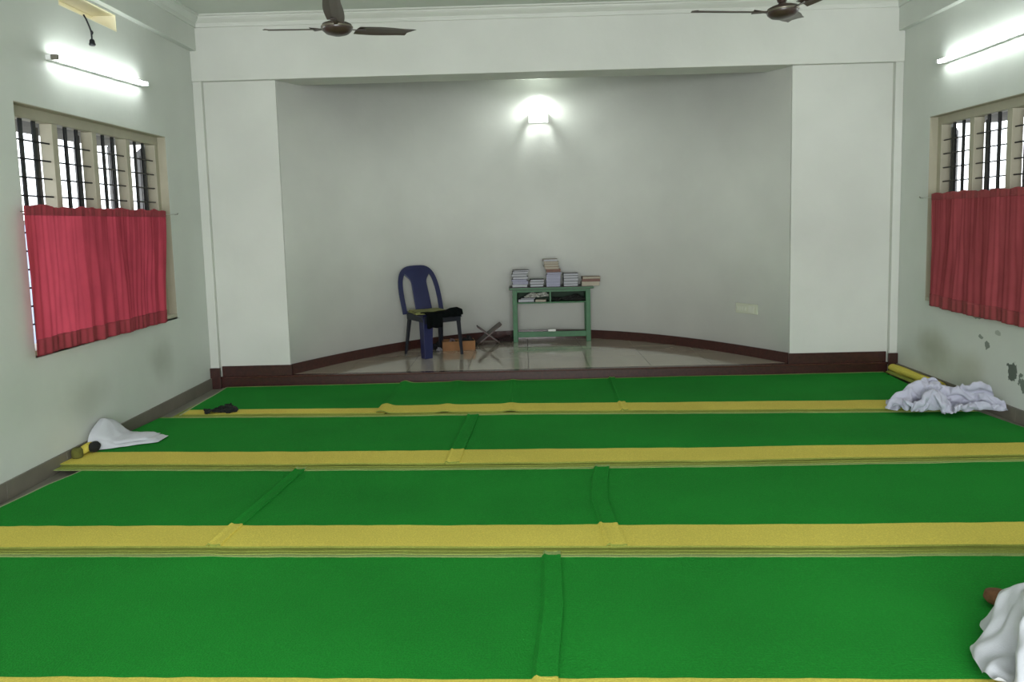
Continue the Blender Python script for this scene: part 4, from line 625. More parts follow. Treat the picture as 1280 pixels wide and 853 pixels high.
# concrete sunshades above the windows, outdoors
tag(MB().box((XL-WT-.55,WL[0]-.3,WL[3]-.03),(XL-WT+.005,WL[1]+.3,WL[3]+.05)).build('sunshade', M_shade), 'grey concrete sunshade outside over the left window', 'sunshade')
tag(MB().box((XR+WT-.005,WR[0]-.3,WR[3]-.03),(XR+WT+.55,WR[1]+.3,WR[3]+.05)).build('sunshade', M_shade), 'grey concrete sunshade outside over the right window', 'sunshade')
# ventilator slot high in the left wall: cream lined
vr = bpy.data.objects.new('window_3', None); COL.objects.link(vr); vr.location = (XL-WT/2, (VL[0]+VL[1])/2, VL[2]); struct(vr)
vr['label'] = 'bright cream lined ventilator slot high on the left wall under the beam'
hy = (VL[1]-VL[0])/2; hz = VL[3]-VL[2]
M_vent = newmat('cream_ventilator_lining', (.86,.80,.58), .5)
MB().box((-.109,-hy,hz-.006),(.112,hy,hz-.0005)).build('top_lining', M_vent, vr)
MB().box((-.109,-hy,.0005),(.112,hy,.006)).build('bottom_lining', M_vent, vr)
MB().box((-.109,hy-.006,.006),(.112,hy-.0005,hz-.006)).build('side_lining', M_vent, vr)
MB().box((-.109,-hy+.0005,.006),(.112,-hy+.006,hz-.006)).build('side_lining', M_vent, vr)
for i in range(3):
    z = .02+i*.036
    MB().frame([[(-.10,y,z),(-.06,y,z+.022),(-.06,y,z+.028),(-.10,y,z+.006)] for y in (-hy+.006, hy-.006)]).build('louvre', M_vent, vr)
# ground and compound walls outdoors
tag(MB().box((-30,-12,-.5),(XL-WT-.01,30,-.452)).build('yard', newmat('yard_ground_left', (.35,.33,.28), .9, noise=.2, nscale=2)), 'pale bare yard outside the left window', 'ground')['kind'] = 'structure'
tag(MB().box((XR+WT+.01,-12,-.5),(30,30,-.452)).build('yard', newmat('yard_ground_right', (.35,.33,.28), .9, noise=.2, nscale=2)), 'pale bare yard outside the right window', 'ground')['kind'] = 'structure'
mw = newmat('pale_blue_compound_wall', (.40,.44,.58), .8, noise=.06, nscale=2)
for X, lab, zt in ((XR+5.0, 'pale blue compound wall beyond the right window', 1.93), (XL-6.0, 'pale blue compound wall beyond the left window', 1.80)):
    r = thing('compound_wall', lab, 'wall', (X, 8, -.45))
    MB().box((-.1,-16,0),(.1,18,zt+.37)).build('wall_panel', mw, r)
    MB().box((-.14,-16,zt+.37),(.14,18,zt+.45)).build('coping', M_shade, r, bevel=.01)

# ============================ curtains ============================
def curtain_mat(name, col):
    m = bpy.data.materials.new(name); m.use_nodes = True
    nt = m.node_tree; nt.nodes.clear(); N = nt.nodes.new; L = nt.links.new
    out = N('ShaderNodeOutputMaterial'); d = N('ShaderNodeBsdfDiffuse'); t = N('ShaderNodeBsdfTranslucent'); mx = N('ShaderNodeMixShader')
    g = N('ShaderNodeNewGeometry'); n = N('ShaderNodeTexNoise'); n.inputs['Scale'].default_value = 5; n.inputs['Detail'].default_value = 5; L(g.outputs['Position'], n.inputs['Vector'])
    r = N('ShaderNodeValToRGB'); r.color_ramp.elements[0].position = .3; r.color_ramp.elements[1].position = .7
    r.color_ramp.elements[0].color = (*[c*.9 for c in col],1); r.color_ramp.elements[1].color = (*[min(1,c*1.08) for c in col],1)
    L(n.outputs['Fac'], r.inputs['Fac'])
    wv = N('ShaderNodeTexNoise'); wv.inputs['Scale'].default_value = 400; L(g.outputs['Position'], wv.inputs['Vector'])
    bp = N('ShaderNodeBump'); bp.inputs['Strength'].default_value = .25; bp.inputs['Distance'].default_value = .001; L(wv.outputs['Fac'], bp.inputs['Height'])
    L(bp.outputs['Normal'], d.inputs['Normal'])
    L(r.outputs['Color'], d.inputs['Color']); L(r.outputs['Color'], t.inputs['Color'])
    mx.inputs[0].default_value = CURT_TR; L(d.outputs[0], mx.inputs[1]); L(t.outputs[0], mx.inputs[2]); L(mx.outputs[0], out.inputs['Surface'])
    return m
CURT_TR = .52
M_curt = curtain_mat('rose_red_cotton', (.62,.085,.125))
M_curtr = curtain_mat('faded_brick_red_cotton', (.42,.085,.095)); M_curt2r = newmat('faded_brick_red_double_cloth_dimmed', (.27,.045,.05), .9, noise=.1, nscale=6)  # double cloth coloured darker for the backlight it blocks
M_curt2 = newmat('rose_red_double_cloth_dimmed', (.30,.035,.05), .9, noise=.1, nscale=6)  # hem and header: blocked backlight put into a darker colour
def curtain(X, s, ya, yb, zt, zb0, zb1, seed, lab, sk0=0, sk1=0, mc=None, mh=None):
    mc = mc or M_curt; mh = mh or M_curt2
    """s: inward direction; hem height runs zb0 (near) to zb1 (far)"""
    root = thing('curtain', lab, 'curtain', (X+s*.035, (ya+yb)/2, min(zb0, zb1)))
    ox, oy, oz = root.location
    def pt(u, z, ex=0):
        y = ya+(yb-ya)*u
        h = smooth01((zt-z)/(zt-min(zb0,zb1)))
        a = .008+.016*h
        f1 = 10*u+1.5*nz(u*2.2+seed,h*.5)+.15*h; f2 = 27*u+1.2*nz(u*5,seed,h*.6)
        d = (.45+.55*abs(nz(u*3.3,seed))*2)*a*.62*math.sin(2*PI*f1)+.20*a*math.sin(2*PI*f2)+.016*h*nz(u*4,h*1.2,seed)+.0016*(1-h)*math.sin(2*PI*47*u)
        y += .012*nz(u*4,h*3,seed+4)*h+(.5-u)*.015*math.sin(PI*h)+(sk0*(1-u)+sk1*u)*h
        return (X+s*(.058+d+ex)-ox, y-oy, z-oz)
    def zb(u): return zb0+(zb1-zb0)*u+.006*nz(u*9,seed)
    hem = .10
    MB().grid(lambda u, v: pt(u, zb(u)+hem+(zt-.045-zb(u)-hem)*v), 220, 40).build('cloth', mc, root, smooth=True, recalc=False)
    MB().grid(lambda u, v: pt(u, zb(u)+(hem+.004)*v, .0015), 220, 6).build('hem', mh, root, smooth=True, recalc=False, solid=.003)
    def top(u, v):
        z = zt-.05+.05*v; p = pt(u, min(z, zt-.001), .0015)
        return (p[0], p[1], z-oz+(v > .55)*(.012*abs(nz(u*14, seed))+.008*max(0,nz(u*5,seed+3)))*(v-.55)/.45*2)
    MB().grid(top, 220, 8).build('header', mh, root, smooth=True, recalc=False, solid=.002)
    return root
curtain(XL, 1, 4.64, 6.50, 1.715, .795, .785, 2.3, 'rose red gathered curtain across the lower left window', .0, -.09)
curtain(XR, -1, 4.8, 6.69, 1.695, .71, .735, 7.7, 'faded brick red gathered curtain across the lower right window', 0, 0, M_curtr, M_curt2r)
for X, s, ya, yb, z, lab in ((XL, 1, 4.70, 6.80, 1.690, 'thin curtain wire strung across the left window'), (XR, -1, 4.75, 6.95, 1.670, 'thin curtain wire strung across the right window')):
    r = thing('curtain_wire', lab, 'wire', (X, (ya+yb)/2, z)); L = (yb-ya)/2
    MB().tube([(s*.022,-L,0),(s*.022,0,-.004),(s*.022,L,0)], .002, 6).build('wire', M_white, r, smooth=True)
    for y in (-L, L): MB().tube([(0,y,0),(s*.024,y,0),(s*.030,y,.012)], .004, 6).build('hook', M_skirt, r, smooth=True)

# ============================ lamps ============================
M_tube = emat('glowing_tube_glass', (.93,1.0,.98), TUBE_E)
M_batten = newmat('white_batten', (.8,.81,.8), .4)
def tube_light(X, s, yc, z, label, group='tube lights on the side walls', tilt=0):
    r = thing('tube_light', label, 'light', (X, yc, z), group=group, rot=(tilt,0,0))
    L = .61
    MB().box((0,-L-.02,-.018) if s > 0 else (-.034,-L-.02,-.018), (.034,L+.02,.018) if s > 0 else (0,L+.02,.018)).build('batten', M_batten, r, bevel=.004)
    for y, mt in ((-L-.005, M_skirt), (L+.005, M_batten)):
        xa, xb = sorted((s*.034, s*.078)); MB().box((xa,y-.014,-.017),(xb,y+.014,.017)).build('lamp_holder', mt, r, bevel=.006)
    MB().tube([(s*.060,-L+.01,0),(s*.060,L-.01,0)], .013, 12).build('tube', M_tube, r, smooth=True)
    return r
tube_light(XL, 1, 5.71, 2.715, 'lit tube light above the left window', tilt=.035)
tube_light(XR, -1, 6.03, 2.795, 'lit tube light above the right window', tilt=0)
for X, s, y, z, lab in ((XL, 1, 1.6, 2.75, 'added tube light out of view on the left wall'), (XR, -1, 1.8, 2.78, 'added tube light out of view on the right wall')):  # unseen tubes added behind the camera for general room light
    tube_light(X, s, y, z, lab)

# up and down wall lamp in the alcove: opal shade open at both ends around two bulbs
def on_arc(x):
    y = YC+.03+SAG*(1-abs((x-XM)/HW)**2.15)
    e = .01; y2 = YC+.03+SAG*(1-abs((x+e-XM)/HW)**2.15)
    return y, math.atan2(y2-y, e)
lx = .225; ly, la = on_arc(lx)
wl = thing('wall_lamp', 'small white up and down wall lamp glowing on the curved alcove wall', 'light', (lx, ly, 2.79), la)
m = MB(); rings = []
def dshape(w, d, z, n=14): return [(w*math.cos(PI*i/n), -.018-d*math.sin(PI*i/n), z) for i in range(n+1)]
def opal():
    m = bpy.data.materials.new('opal_glass'); m.use_nodes = True; nt = m.node_tree; b = nt.nodes['Principled BSDF']
    b.inputs['Base Color'].default_value = (.9,.9,.88,1); b.inputs['Roughness'].default_value = .3
    b.inputs['Emission Color'].default_value = (.95,1,.97,1); b.inputs['Emission Strength'].default_value = 1.2
    return m
outer = [dshape(.115,.10,z) for z in (-.06,.06)]
k0 = MB()
for z in (-.06,.06): k0.v += dshape(.115,.10,z)
k0.f += [(i,i+1,i+16,i+15) for i in range(14)]
k0.build('shade', opal(), wl, smooth=True, solid=.004)
MB().box((-.115,-.018,-.06),(.115,0,.06)).build('back_plate', M_batten, wl, bevel=.003)
M_bulb = emat('glowing_bulb', (.93,1,.97), BULB_E)
MB().lathe([(0,-.02),(.016,-.018),(.020,.02),(.040,.070),(.052,.105),(.052,.135),(.036,.165),(.016,.178),(0,.18)], (0,-.072,.055)).build('bulb', M_bulb, wl, smooth=True)
MB().lathe([(0,0),(.018,.002),(.02,.03),(.016,.05),(0,.05)], (0,-.072,-.01)).build('holder', M_batten, wl, smooth=True)
MB().box((-.012,-.08,-.022),(.012,-.018,-.010)).build('bracket', M_batten, wl)

# dangling wire with a bulb holder under the ventilator
hw = thing('hanging_bulb_holder', 'black bulb holder dangling on a wire below the ventilator', 'wire', (XL, 5.60, 3.075))
MB().tube([(.004,-.03,.01),(.02,-.03,-.02),(.03,-.012,-.07),(.034,.0,-.10),(.032,.004,-.15)], .006, 8).build('wire', M_bar, hw, smooth=True)
MB().lathe([(0,0),(.010,-.002),(.017,-.012),(.019,-.03),(.022,-.034),(.022,-.045),(.014,-.05),(0,-.05)], (.032,.004,-.148), 16).build('holder', M_bar, hw, smooth=True)
MB().tube([(.034,-.002,-.095),(.040,-.001,-.105),(.034,.002,-.115)], .009, 8).build('knot', M_bar, hw, smooth=True)

# ============================ ceiling fans ============================
M_fan = newmat('brown_fan_enamel', (.045,.026,.02), .35, coat=.3)
M_fanb = newmat('brown_fan_blade', (.085,.062,.05), .4, coat=.1)
def fan(loc, rz, label, tilt):
    r = thing('ceiling_fan', label, 'fan', loc, group='brown three blade ceiling fans', rot=(tilt[0], tilt[1], rz))
    ztop = ZC-loc[2]
    MB().lathe([(0,-.052),(.035,-.05),(.075,-.038),(.100,-.016),(.104,.004),(.098,.022),(.07,.034),(.03,.045),(.018,.06),(0,.062)], n=32).build('motor', M_fan, r, smooth=True)
    MB().lathe([(.101,-.004),(.107,0),(.107,.008),(.101,.012)], n=32).build('trim_ring', newmat('fan_trim', (.25,.22,.18), .3, metal=.8) if 'fan_trim' not in bpy.data.materials else bpy.data.materials['fan_trim'], r, smooth=True)
    MB().tube([(0,0,.05),(0,0,ztop-.03)], .013, 12).build('downrod', M_fan, r, smooth=True)
    MB().lathe([(.014,.05),(.030,.06),(.038,.10),(.045,.12),(.0,.122)], n=24).build('lower_canopy', M_fan, r, smooth=True)
    MB().lathe([(0,ztop),(.060,ztop-.002),(.055,ztop-.05),(.03,ztop-.085),(.013,ztop-.09)], n=24).build('ceiling_canopy', M_fan, r, smooth=True)
    base = None
    for i in range(3):
        a = 2*PI*i/3
        if base is None:
            R = []
            for q in range(13):
                t = q/12; x = .15+.45*t; w = (.055+.012*math.sin(PI*min(1,t*1.3)))*(1 if t < .97 else .95); ca = -.20+.05*t; z = .006+.028*t*DIH
                sk = -.03*(t > .99)
                e = [(-w, .0), (-w*.3, .006), (w*.5, .004), (w, -.003)]
                R.append([(x+(sk if y > 0 else 0), y*math.cos(ca), z+y*math.sin(ca)+h+th) for th in (0,) for y, h in e]+[(x+(sk if y > 0 else 0), y*math.cos(ca), z+y*math.sin(ca)+h-.002) for y, h in e[::-1]])
            bl = MB().frame(R).build('blade', M_fanb, r, smooth=False); base = bl
            bk = MB(); bk.bar([(.085,0,.0),(.13,0,.004),(.20,0,.012)], [.03,.026,.07], [.006,.005,.004], side=(0,1,.12)).build('blade_bracket', M_fan, bl)
            bl.rotation_euler = (0,0,a)
        else:
            o = base.copy(); COL.objects.link(o); o.rotation_euler = (0,0,a)
            for g in list(base.children):
                c = g.copy(); COL.objects.link(c); c.parent = o
    return r
DIH = 1.6
fan((-1.22, 5.335, 2.885), math.radians(160), 'brown three blade ceiling fan on the left', (0,0))
fan((1.765, 5.30, 2.90), math.radians(182), 'brown three blade ceiling fan on the right, blade toward the alcove', (0,math.radians(4)))

# ============================ switchboard, small wall fittings ============================
sx = 2.29; sy, sa = on_arc(sx)
sb = thing('switchboard', 'cream electric switchboard low on the alcove wall at right', 'switch', (sx, sy-.004, .60), sa)
M_sw = newmat('cream_plastic', (.52,.53,.42), .4); M_sw2 = newmat('cream_switch_plastic', (.55,.56,.47), .4)
MB().box((-.14,-.016,-.05),(.14,0,.055)).build('plate', M_sw, sb, bevel=.004)
for i in range(4): MB().box((-.125+i*.033,-.022,-.022),(-.103+i*.033,-.016,.022)).build('switch', M_sw2, sb, bevel=.002)
MB().box((.03,-.020,-.035),(.10,-.016,.035)).build('socket', M_sw2, sb, bevel=.002)

# ============================ mats ============================
F = {  # front edges of the rows (x, y)
 1: [(-2.95,6.20),(-1.3,6.10),(-.1,6.07),(1.2,5.98),(3.0,5.875),(3.4,5.86)],
 2: [(-3.1,4.90),(-1.6,4.80),(-.1,4.735),(1.4,4.70),(3.1,4.69)],
 3: [(-2.6,3.585),(-.1,3.475),(1.1,3.425),(2.4,3.39)],
 4: [(-2.0,2.23),(-.1,2.165),(1.5,2.12)],
 5: [(-2.0,.98),(1.5,.90)]}
BACK1 = [(-3.0,7.31),(-.1,7.35),(3.5,7.345)]
F = {r: [(x*.989, y*.989) for x, y in t] for r, t in F.items()}
ZF, ZBk = .052, .030
def front(r, x): return interp(F[r], x)+.006*nz(x*2.3, r*5.1)+.003*nz(x*9, r*3.3)
def backy(r, x): return (interp(BACK1, x)+.012*nz(x*1.5,9) if r == 1 else front(r-1, x)-(.0 if r == 2 else .028))
BW = {1:.29, 2:.275, 3:.258, 4:.26, 5:.26}
# the overlap: at a seam the left mat climbs over the right one
def mat_piece(r, x0, x1, label, left_edge=None, right_edge=None, over_right=0, bw=None, hump=None, fd=0., seamf=None, ov=.10, side_bind=False):
    """left_edge/right_edge: functions v(0 front..1 back) -> x"""
    bw = bw or BW[r]
    le = left_edge or (lambda v: x0); re = right_edge or (lambda v: x1)
    xm = (x0+x1)/2; ym = (front(r, xm)+backy(r, xm))/2
    root = thing('floor_mat', label, 'mat', (xm, ym, 0), group=None)
    def P(u, yf, dz=0.):
        """u across; yf 0..1 from front edge to back edge (piecewise by metres)"""
        x = le(yf)+(re(yf)-le(yf))*u
        a = front(r, x)+fd; b = backy(r, x); y = a+(b-a)*yf
        z = ZF+(ZBk-ZF)*smooth01(yf*1.05)
        if r == 1: z -= .006*yf
        z += .0025*nz(x*1.3, y*1.3, r)+.0015*nz(x*5, y*4, r+7)
        # swell where this mat lies over its neighbour at the right end
        if over_right:
            d = re(yf)-x
            z += .008*smooth01((ov+.012-d)/.016)+.008*math.exp(-((d-ov)/.009)**2)+.003*math.exp(-((d-.008)/.010)**2)
        if hump:
            for hx, hh, hwid in hump:
                h = hx(yf) if callable(hx) else hx
                z += hh*math.exp(-((x-h)/hwid)**2)*(.45+.55*smooth01(abs(yf-.5)*2.5))
        return x-xm, y-ym, z+dz
    th = .009
    nu = max(8, int((x1-x0)/.03)) if not over_right else int((x1-x0)/.008); D = backy(r, xm)-front(r, xm)
    vb = bw/D; vk = 1-.035/D
    def wob(u): x = x0+(x1-x0)*u; return .004*nz(x*3.7, r*9.)+.0035*nz(x*11, r)
    seg = lambda v0, v1, name, mat, nv, w0=1, w1=1: MB().slab(
        lambda u, v: P(u, (v0+w0*wob(u))*(1-v)+(v1+w1*wob(u))*v), lambda u, v: P(u, (v0+w0*wob(u))*(1-v)+(v1+w1*wob(u))*v, -th), nu, nv).build(name, mat, root, smooth=False, recalc=False)
    if side_bind:
        MB().slab(lambda u, v: (lambda p, e: (p[0]-.022+.026*u, p[1], p[2]+.001-.006*(1-u)))(P(0, v), 0), lambda u, v: (lambda p: (p[0]-.022+.026*u, p[1], p[2]-.004-.006*(1-u)))(P(0, v)), 2, 40).build('side_binding', M_pale2, root, smooth=True, recalc=False)
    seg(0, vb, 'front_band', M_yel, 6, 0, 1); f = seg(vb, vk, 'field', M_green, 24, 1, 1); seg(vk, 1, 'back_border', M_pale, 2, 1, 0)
    for c in root.children:
        c.data.polygons.foreach_set('use_smooth', [True]*len(c.data.polygons)); c.data.set_sharp_from_angle(angle=.6)
        if c.name.startswith('front_band'):
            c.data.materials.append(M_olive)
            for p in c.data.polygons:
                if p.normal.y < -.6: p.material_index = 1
    return root
lin = lambda a, b: (lambda v: a+(b-a)*v)
def curve_edge(pts): return lambda v: interp(pts, v)
# row 1 (nearest the platform)
mat_piece(1, -2.90, -1.14, 'left green mat beside the platform, with narrow faded yellow band', side_bind=True, left_edge=lin(-2.82,-2.90), right_edge=lin(-1.14,-1.16), bw=.17, fd=-.0)
mat_piece(1, -1.21, .83, 'centre mat beside the platform, yellow band folded up at its left end', left_edge=lin(-1.21,-1.215), right_edge=lin(.80,.86), over_right=1, bw=.27,
          hump=((-1.17, .022, .05),(-.66,.010,.05),(-.13,.010,.05)), ov=.05)
mat_piece(1, .74, 3.42, 'right green mat beside the platform, its end under the crumpled cloth', left_edge=lin(.73,.78), right_edge=lin(3.30,3.44), bw=.29)
# row 2
mat_piece(2, -3.06, -.42, 'green mat of the second row at left, under the folded white cloth', right_edge=lin(-.43,-.38), over_right=1, left_edge=lin(-3.055,-3.0), ov=.085)
mat_piece(2, -.50, 3.50, 'green mat of the second row at right', left_edge=lin(-.52,-.47), right_edge=lin(3.50,3.42))
# row 3
mat_piece(3, -3.02, -1.45, 'green mat of the third row at left', side_bind=True, left_edge=curve_edge([(0,-2.93),(.35,-2.95),(.75,-2.92),(1,-2.86)]), right_edge=lin(-1.47,-1.40), over_right=1, ov=.06)
mat_piece(3, -1.53, .44, 'green mat at the centre of the third row', left_edge=lin(-1.55,-1.48), right_edge=curve_edge([(0,.448),(.2,.435),(.5,.425),(.8,.465),(1,.505)]), over_right=1, ov=.085)
mat_piece(3, .33, 3.45, 'green mat of the third row at right', left_edge=lin(.33,.38))
# row 4
mat_piece(4, -3.02, .115, 'large green mat in the front row at left', left_edge=lin(-3.0,-3.03), right_edge=curve_edge([(0,.075),(.25,.085),(.6,.125),(1,.14)]), over_right=1, ov=.075)
mat_piece(4, .0, 3.45, 'large green mat in the front row at right, beside the white bundle', left_edge=lin(.0,.0))
# the mats lying beneath, whose front edges show as olive layers
for r in (1, 2, 3, 4):
    x0, x1 = {1:(-2.88,3.40), 2:(-3.045,3.48), 3:(-3.0,3.44), 4:(-2.95,3.44)}[r]
    for j, (pro, zt, th) in enumerate(((.026,-.0102,.0038), (.050,-.0145,.0033), (.072,-.0183,.0028))):
        x0j = x0-.015*j+.01; xm = (x0j+x1)/2; ym = front(r, xm)+.2
        nm = ['row beside the platform', 'second row', 'third row', 'front row'][r-1]
        if r == 1: pro *= .35
        lab = 'olive front edge of the %s spare mat lying beneath the %s' % (('uppermost', 'middle', 'lowest')[j], nm)
        root = thing('spare_mat', lab, 'mat', (xm, ym, 0))
        def Q(u, v, dz=0., r=r, x0=x0j, x1=x1, pro=pro, zt=zt, xm=xm, ym=ym, j=j):
            x = x0+(x1-x0)*u; a = front(r, x)-pro-.007*nz(x*3.1, j*7, r)-.003*nz(x*12, j); y = a+(.46+pro)*v
            return x-xm, y-ym, ZF+zt-.006*v-.001*nz(x*4,j,r)+dz
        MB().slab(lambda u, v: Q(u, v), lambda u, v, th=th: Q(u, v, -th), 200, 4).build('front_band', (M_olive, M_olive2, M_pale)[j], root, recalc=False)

# rolled yellow edged mat along the right wall
rm = thing('rolled_mat', 'rolled yellow mat edge lying along the foot of the right wall', 'mat', (XR-.075, 6.86, .025))
def spiral(y, rr=.047, turns=2.1, n=40):
    out = []; inn = []
    for i in range(n+1):
        t = i/n; a = t*turns*2*PI; q = rr*(1-.62*t)
        out.append((q*math.cos(a)*1.1, y, .05+q*math.sin(a)*.85)); inn.append(((q-.007)*math.cos(a)*1.1, y, .05+(q-.007)*math.sin(a)*.85))
    return out+inn[::-1]
MB().frame([spiral(-.42+.84*i/10, .047+.003*math.sin(i)) for i in range(11)]).build('roll', M_yel, rm, recalc=True)
MB().frame([[(-.075,y,.012),(-.045,y,.012),(-.040,y,.03),(-.07,y,.02)] for y in (-.40,.40)]).build('binding', M_olive, rm)
rl = thing('mat_roll_end', 'dark olive rolled mat corner tucked against the left wall', 'mat', (-3.015, 4.98, .05))
MB().lathe([(0,-.0),(.028,0),(.036,.012),(.036,.05),(.026,.068),(.012,.07),(0,.06)], n=20).build('roll', newmat('dark_olive_weave', (.10,.10,.015), .9, noise=.2, nscale=30), rl, smooth=True)
MB().tube([(0,.02,.03),(.0,.10,.035),(.0,.22,.038),(.0,.34,.036)], [.026,.03,.03,.022], 10).build('flap', M_yel, rl, smooth=True)

# ============================ cloths ============================
def cloth_points(k):
    nx, ny, s = CLOTH[k]
    d = np.array(s, dtype=np.int64).reshape(3, ny+1, nx+1).transpose(1,2,0).copy()
    d[:,0] = np.cumsum(d[:,0], axis=0); g = np.cumsum(d, axis=1)
    return g/1000., nx, ny
def crumpled(k, name, mat, label, loc, rz, sc, cat='cloth', ground=0.):
    g, nx, ny = cloth_points(k)
    g = g*np.array(sc); mb = MB()
    mb.v = [tuple(p) for p in g.reshape(-1,3)]
    mb.f = [(j*(nx+1)+i, j*(nx+1)+i+1, (j+1)*(nx+1)+i+1, (j+1)*(nx+1)+i) for j in range(ny) for i in range(nx)]
    o = mb.build(name, mat, None, loc=loc, smooth=True, recalc=False, subd=2)
    o.rotation_euler = (0,0,rz); return tag(o, label, cat)
def cotton(name, col, tr=.2):
    m = newmat(name, col, .9, noise=.04, nscale=6, bump=.15, bscale=250, sheen=.2)
    return m
M_cloth = cotton('lavender_white_cotton', (.47,.47,.57)); M_cloth2 = cotton('white_cotton', (.50,.51,.55))
crumpled(1, 'crumpled_cloth', M_cloth, 'crumpled lavender white cloth heaped against the right wall', (3.15, 5.72, .050), math.radians(-42), (.98,1.05,1.55))
wb = crumpled(1, 'white_bundle', M_cloth2, 'large white cloth bundle on the front mat at the right edge of the picture', (1.90, 2.50, .050), 0, (1.27,1.25,1.5))
q = wb.modifiers.new('smooth', 'SMOOTH'); q.factor = .5; q.iterations = 7
wb.modifiers.move(1, 0)

# folded white garment leaning on the left wall: three stacked folds
fg = thing('folded_cloth', 'folded white garment propped on the left wall, its sleeve end trailing onto the mat', 'cloth', (-2.96, 5.40, .052))
def fold(u, v, lift, shrink, seed, base=False):
    # u along the length (wall -> room), v across (near -> far)
    L = .40; x = -.07+L*u*(1-shrink)
    yc = -.10+.10*u; half = (.19-.11*u)*(1-.3*shrink)*(1+.05*nz(u*6,seed))
    y = yc+(v-.5)*2*half+.012*nz(u*5,v*2,seed)
    prop = smooth01(1.25-u*2.9)*(.105+.03*v)
    edge = max(0., 1-abs(v-.5)*2)**.3
    end = smooth01(min(1,(1-u)*9))
    z = lift+prop*edge+.045*edge*end*(1-.45*u)+.010*nz(u*6+v*1.2,v*2.5,seed)*edge
    return x, y, (lift if base else max(z, lift+.003))
for i, (lift, sh) in enumerate(((0.,0.),(.022,.14))):
    MB().slab(lambda u, v: fold(u,v,lift,sh,i*3.1), lambda u, v: fold(u,v,lift,sh,i*3.1,True), 40, 26).build('fold', M_cloth2, fg, smooth=True, recalc=False, subd=1)
dk = MB(); dk.grid(lambda u, v: (.0+.035*math.sin(v*PI)*math.cos(u*2*PI)-.04, -.31+.0*v+.05*math.sin(v*PI)*math.sin(u*2*PI), .035-.035*math.cos(v*PI)+.01*nz(u*3,v*3)), 20, 12)
tag(dk.build('black_felt_cloth', newmat('black_felt', (.008,.009,.008), .95), None, loc=(-2.93,5.42,.052), smooth=True), 'small black felt cloth tucked behind the folded white garment', 'cloth')
# black crumpled cloth on the first yellow band
g, nx, ny = cloth_points(2); g = g*np.array((.42,.32,.32)); mb = MB()
mb.v = [tuple(p) for p in g.reshape(-1,3)]; mb.f = [(j*(nx+1)+i, j*(nx+1)+i+1, (j+1)*(nx+1)+i+1, (j+1)*(nx+1)+i) for j in range(ny) for i in range(nx)]
o = mb.build('black_cloth', newmat('black_cotton', (.006,.008,.006), .9), None, loc=(-2.515,6.17,.050), smooth=True, recalc=False, subd=1); o.rotation_euler = (0,0,.25)
tag(o, 'small crumpled black cloth lying on the farthest yellow band at left', 'cloth')
# brown leaf of something peeping out beside the white bundle
o = MB().lathe([(0,0),(.04,.0),(.05,.012),(.045,.035),(.02,.045),(0,.046)], n=20).build('brown_cap', newmat('brown_knit', (.16,.07,.03), .9, noise=.2, nscale=60), None, loc=(1.79,2.845,.052), smooth=True)
tag(o, 'small brown knitted cap peeping out behind the white bundle', 'cap')

# ============================ chair ============================
M_blue = newmat('navy_blue_plastic', (.009,.012,.062), .42, noise=.1, nscale=6)
M_blue_shaded = newmat('shaded_navy_plastic', (.006,.008,.015), .5)  # same blue plastic, with the shade on legs and apron put into its colour
PZ = ZP+.0005
ch = thing('plastic_chair', 'navy blue plastic chair with slotted back on the platform', 'chair', (-1.01, 8.42, PZ), math.radians(36))
ch.scale = (1.12,1,1.10)
# local frame: front is -y, right is +x
def section_leg(x0, y0, x1, y1, ztop, w0, w1, sx_, sy_):
    """angle section leg, tapering to the foot; open side faces inwards"""
    th = .008; R = []
    for q in range(6):
        t = q/5; x = x0+(x1-x0)*t; y = y0+(y1-y0)*t; z = ztop*(1-t); w = w0+(w1-w0)*t
        R.append([(x,y,z),(x-sx_*w,y,z),(x-sx_*w,y-sy_*th,z),(x-sx_*th,y-sy_*th,z),(x-sx_*th,y-sy_*w,z),(x,y-sy_*w,z)])
    return MB().frame(R)
for sx_ in (-1, 1):
    for sy_ in (-1, 1):     # sy -1 front
        zt = .40 if sy_ < 0 else .41
        xt, yt, xf, yf = (.205*sx_, -.20, .215*sx_, -.225) if sy_ < 0 else (.19*sx_, .19, .215*sx_, .25)
        o = section_leg(xt, yt, xf, yf, zt, .105 if (sy_ < 0 and sx_ < 0) else .05, .085 if (sy_ < 0 and sx_ < 0) else .032, sx_, sy_).build('leg', M_blue if sx_ < 0 and sy_ < 0 else M_blue_shaded, ch, bevel=.003)
def seat(u, v):
    x = (u-.5)*.43*(1-.10*(v)); y = -.215+.42*v
    z = .425-.016*math.sin(PI*u)*math.sin(PI*min(1,v*1.1))-.03*smooth01((.14-v)/.14)+.006*v
    e = min(u,1-u)*12
    return x, y, z-.012*max(0,1-e)
MB().slab(seat, lambda u, v: tuple(Vector(seat(u,v))-Vector((0,0,.008))), 24, 20).build('seat', M_blue, ch, smooth=True, recalc=False)
ap = MB()
ap.bar([(-.20,-.214,.375),(0,-.222,.375),(.20,-.214,.375)], .07, .008, side=(0,0,1))
for s in (-1,1): ap.bar([(s*.206,-.20,.385),(s*.196,.19,.39)], .06, .008, side=(0,0,1))
ap.bar([(-.185,.20,.39),(.185,.20,.39)], .06, .008, side=(0,0,1))
ap.build('apron', M_blue_shaded, ch)
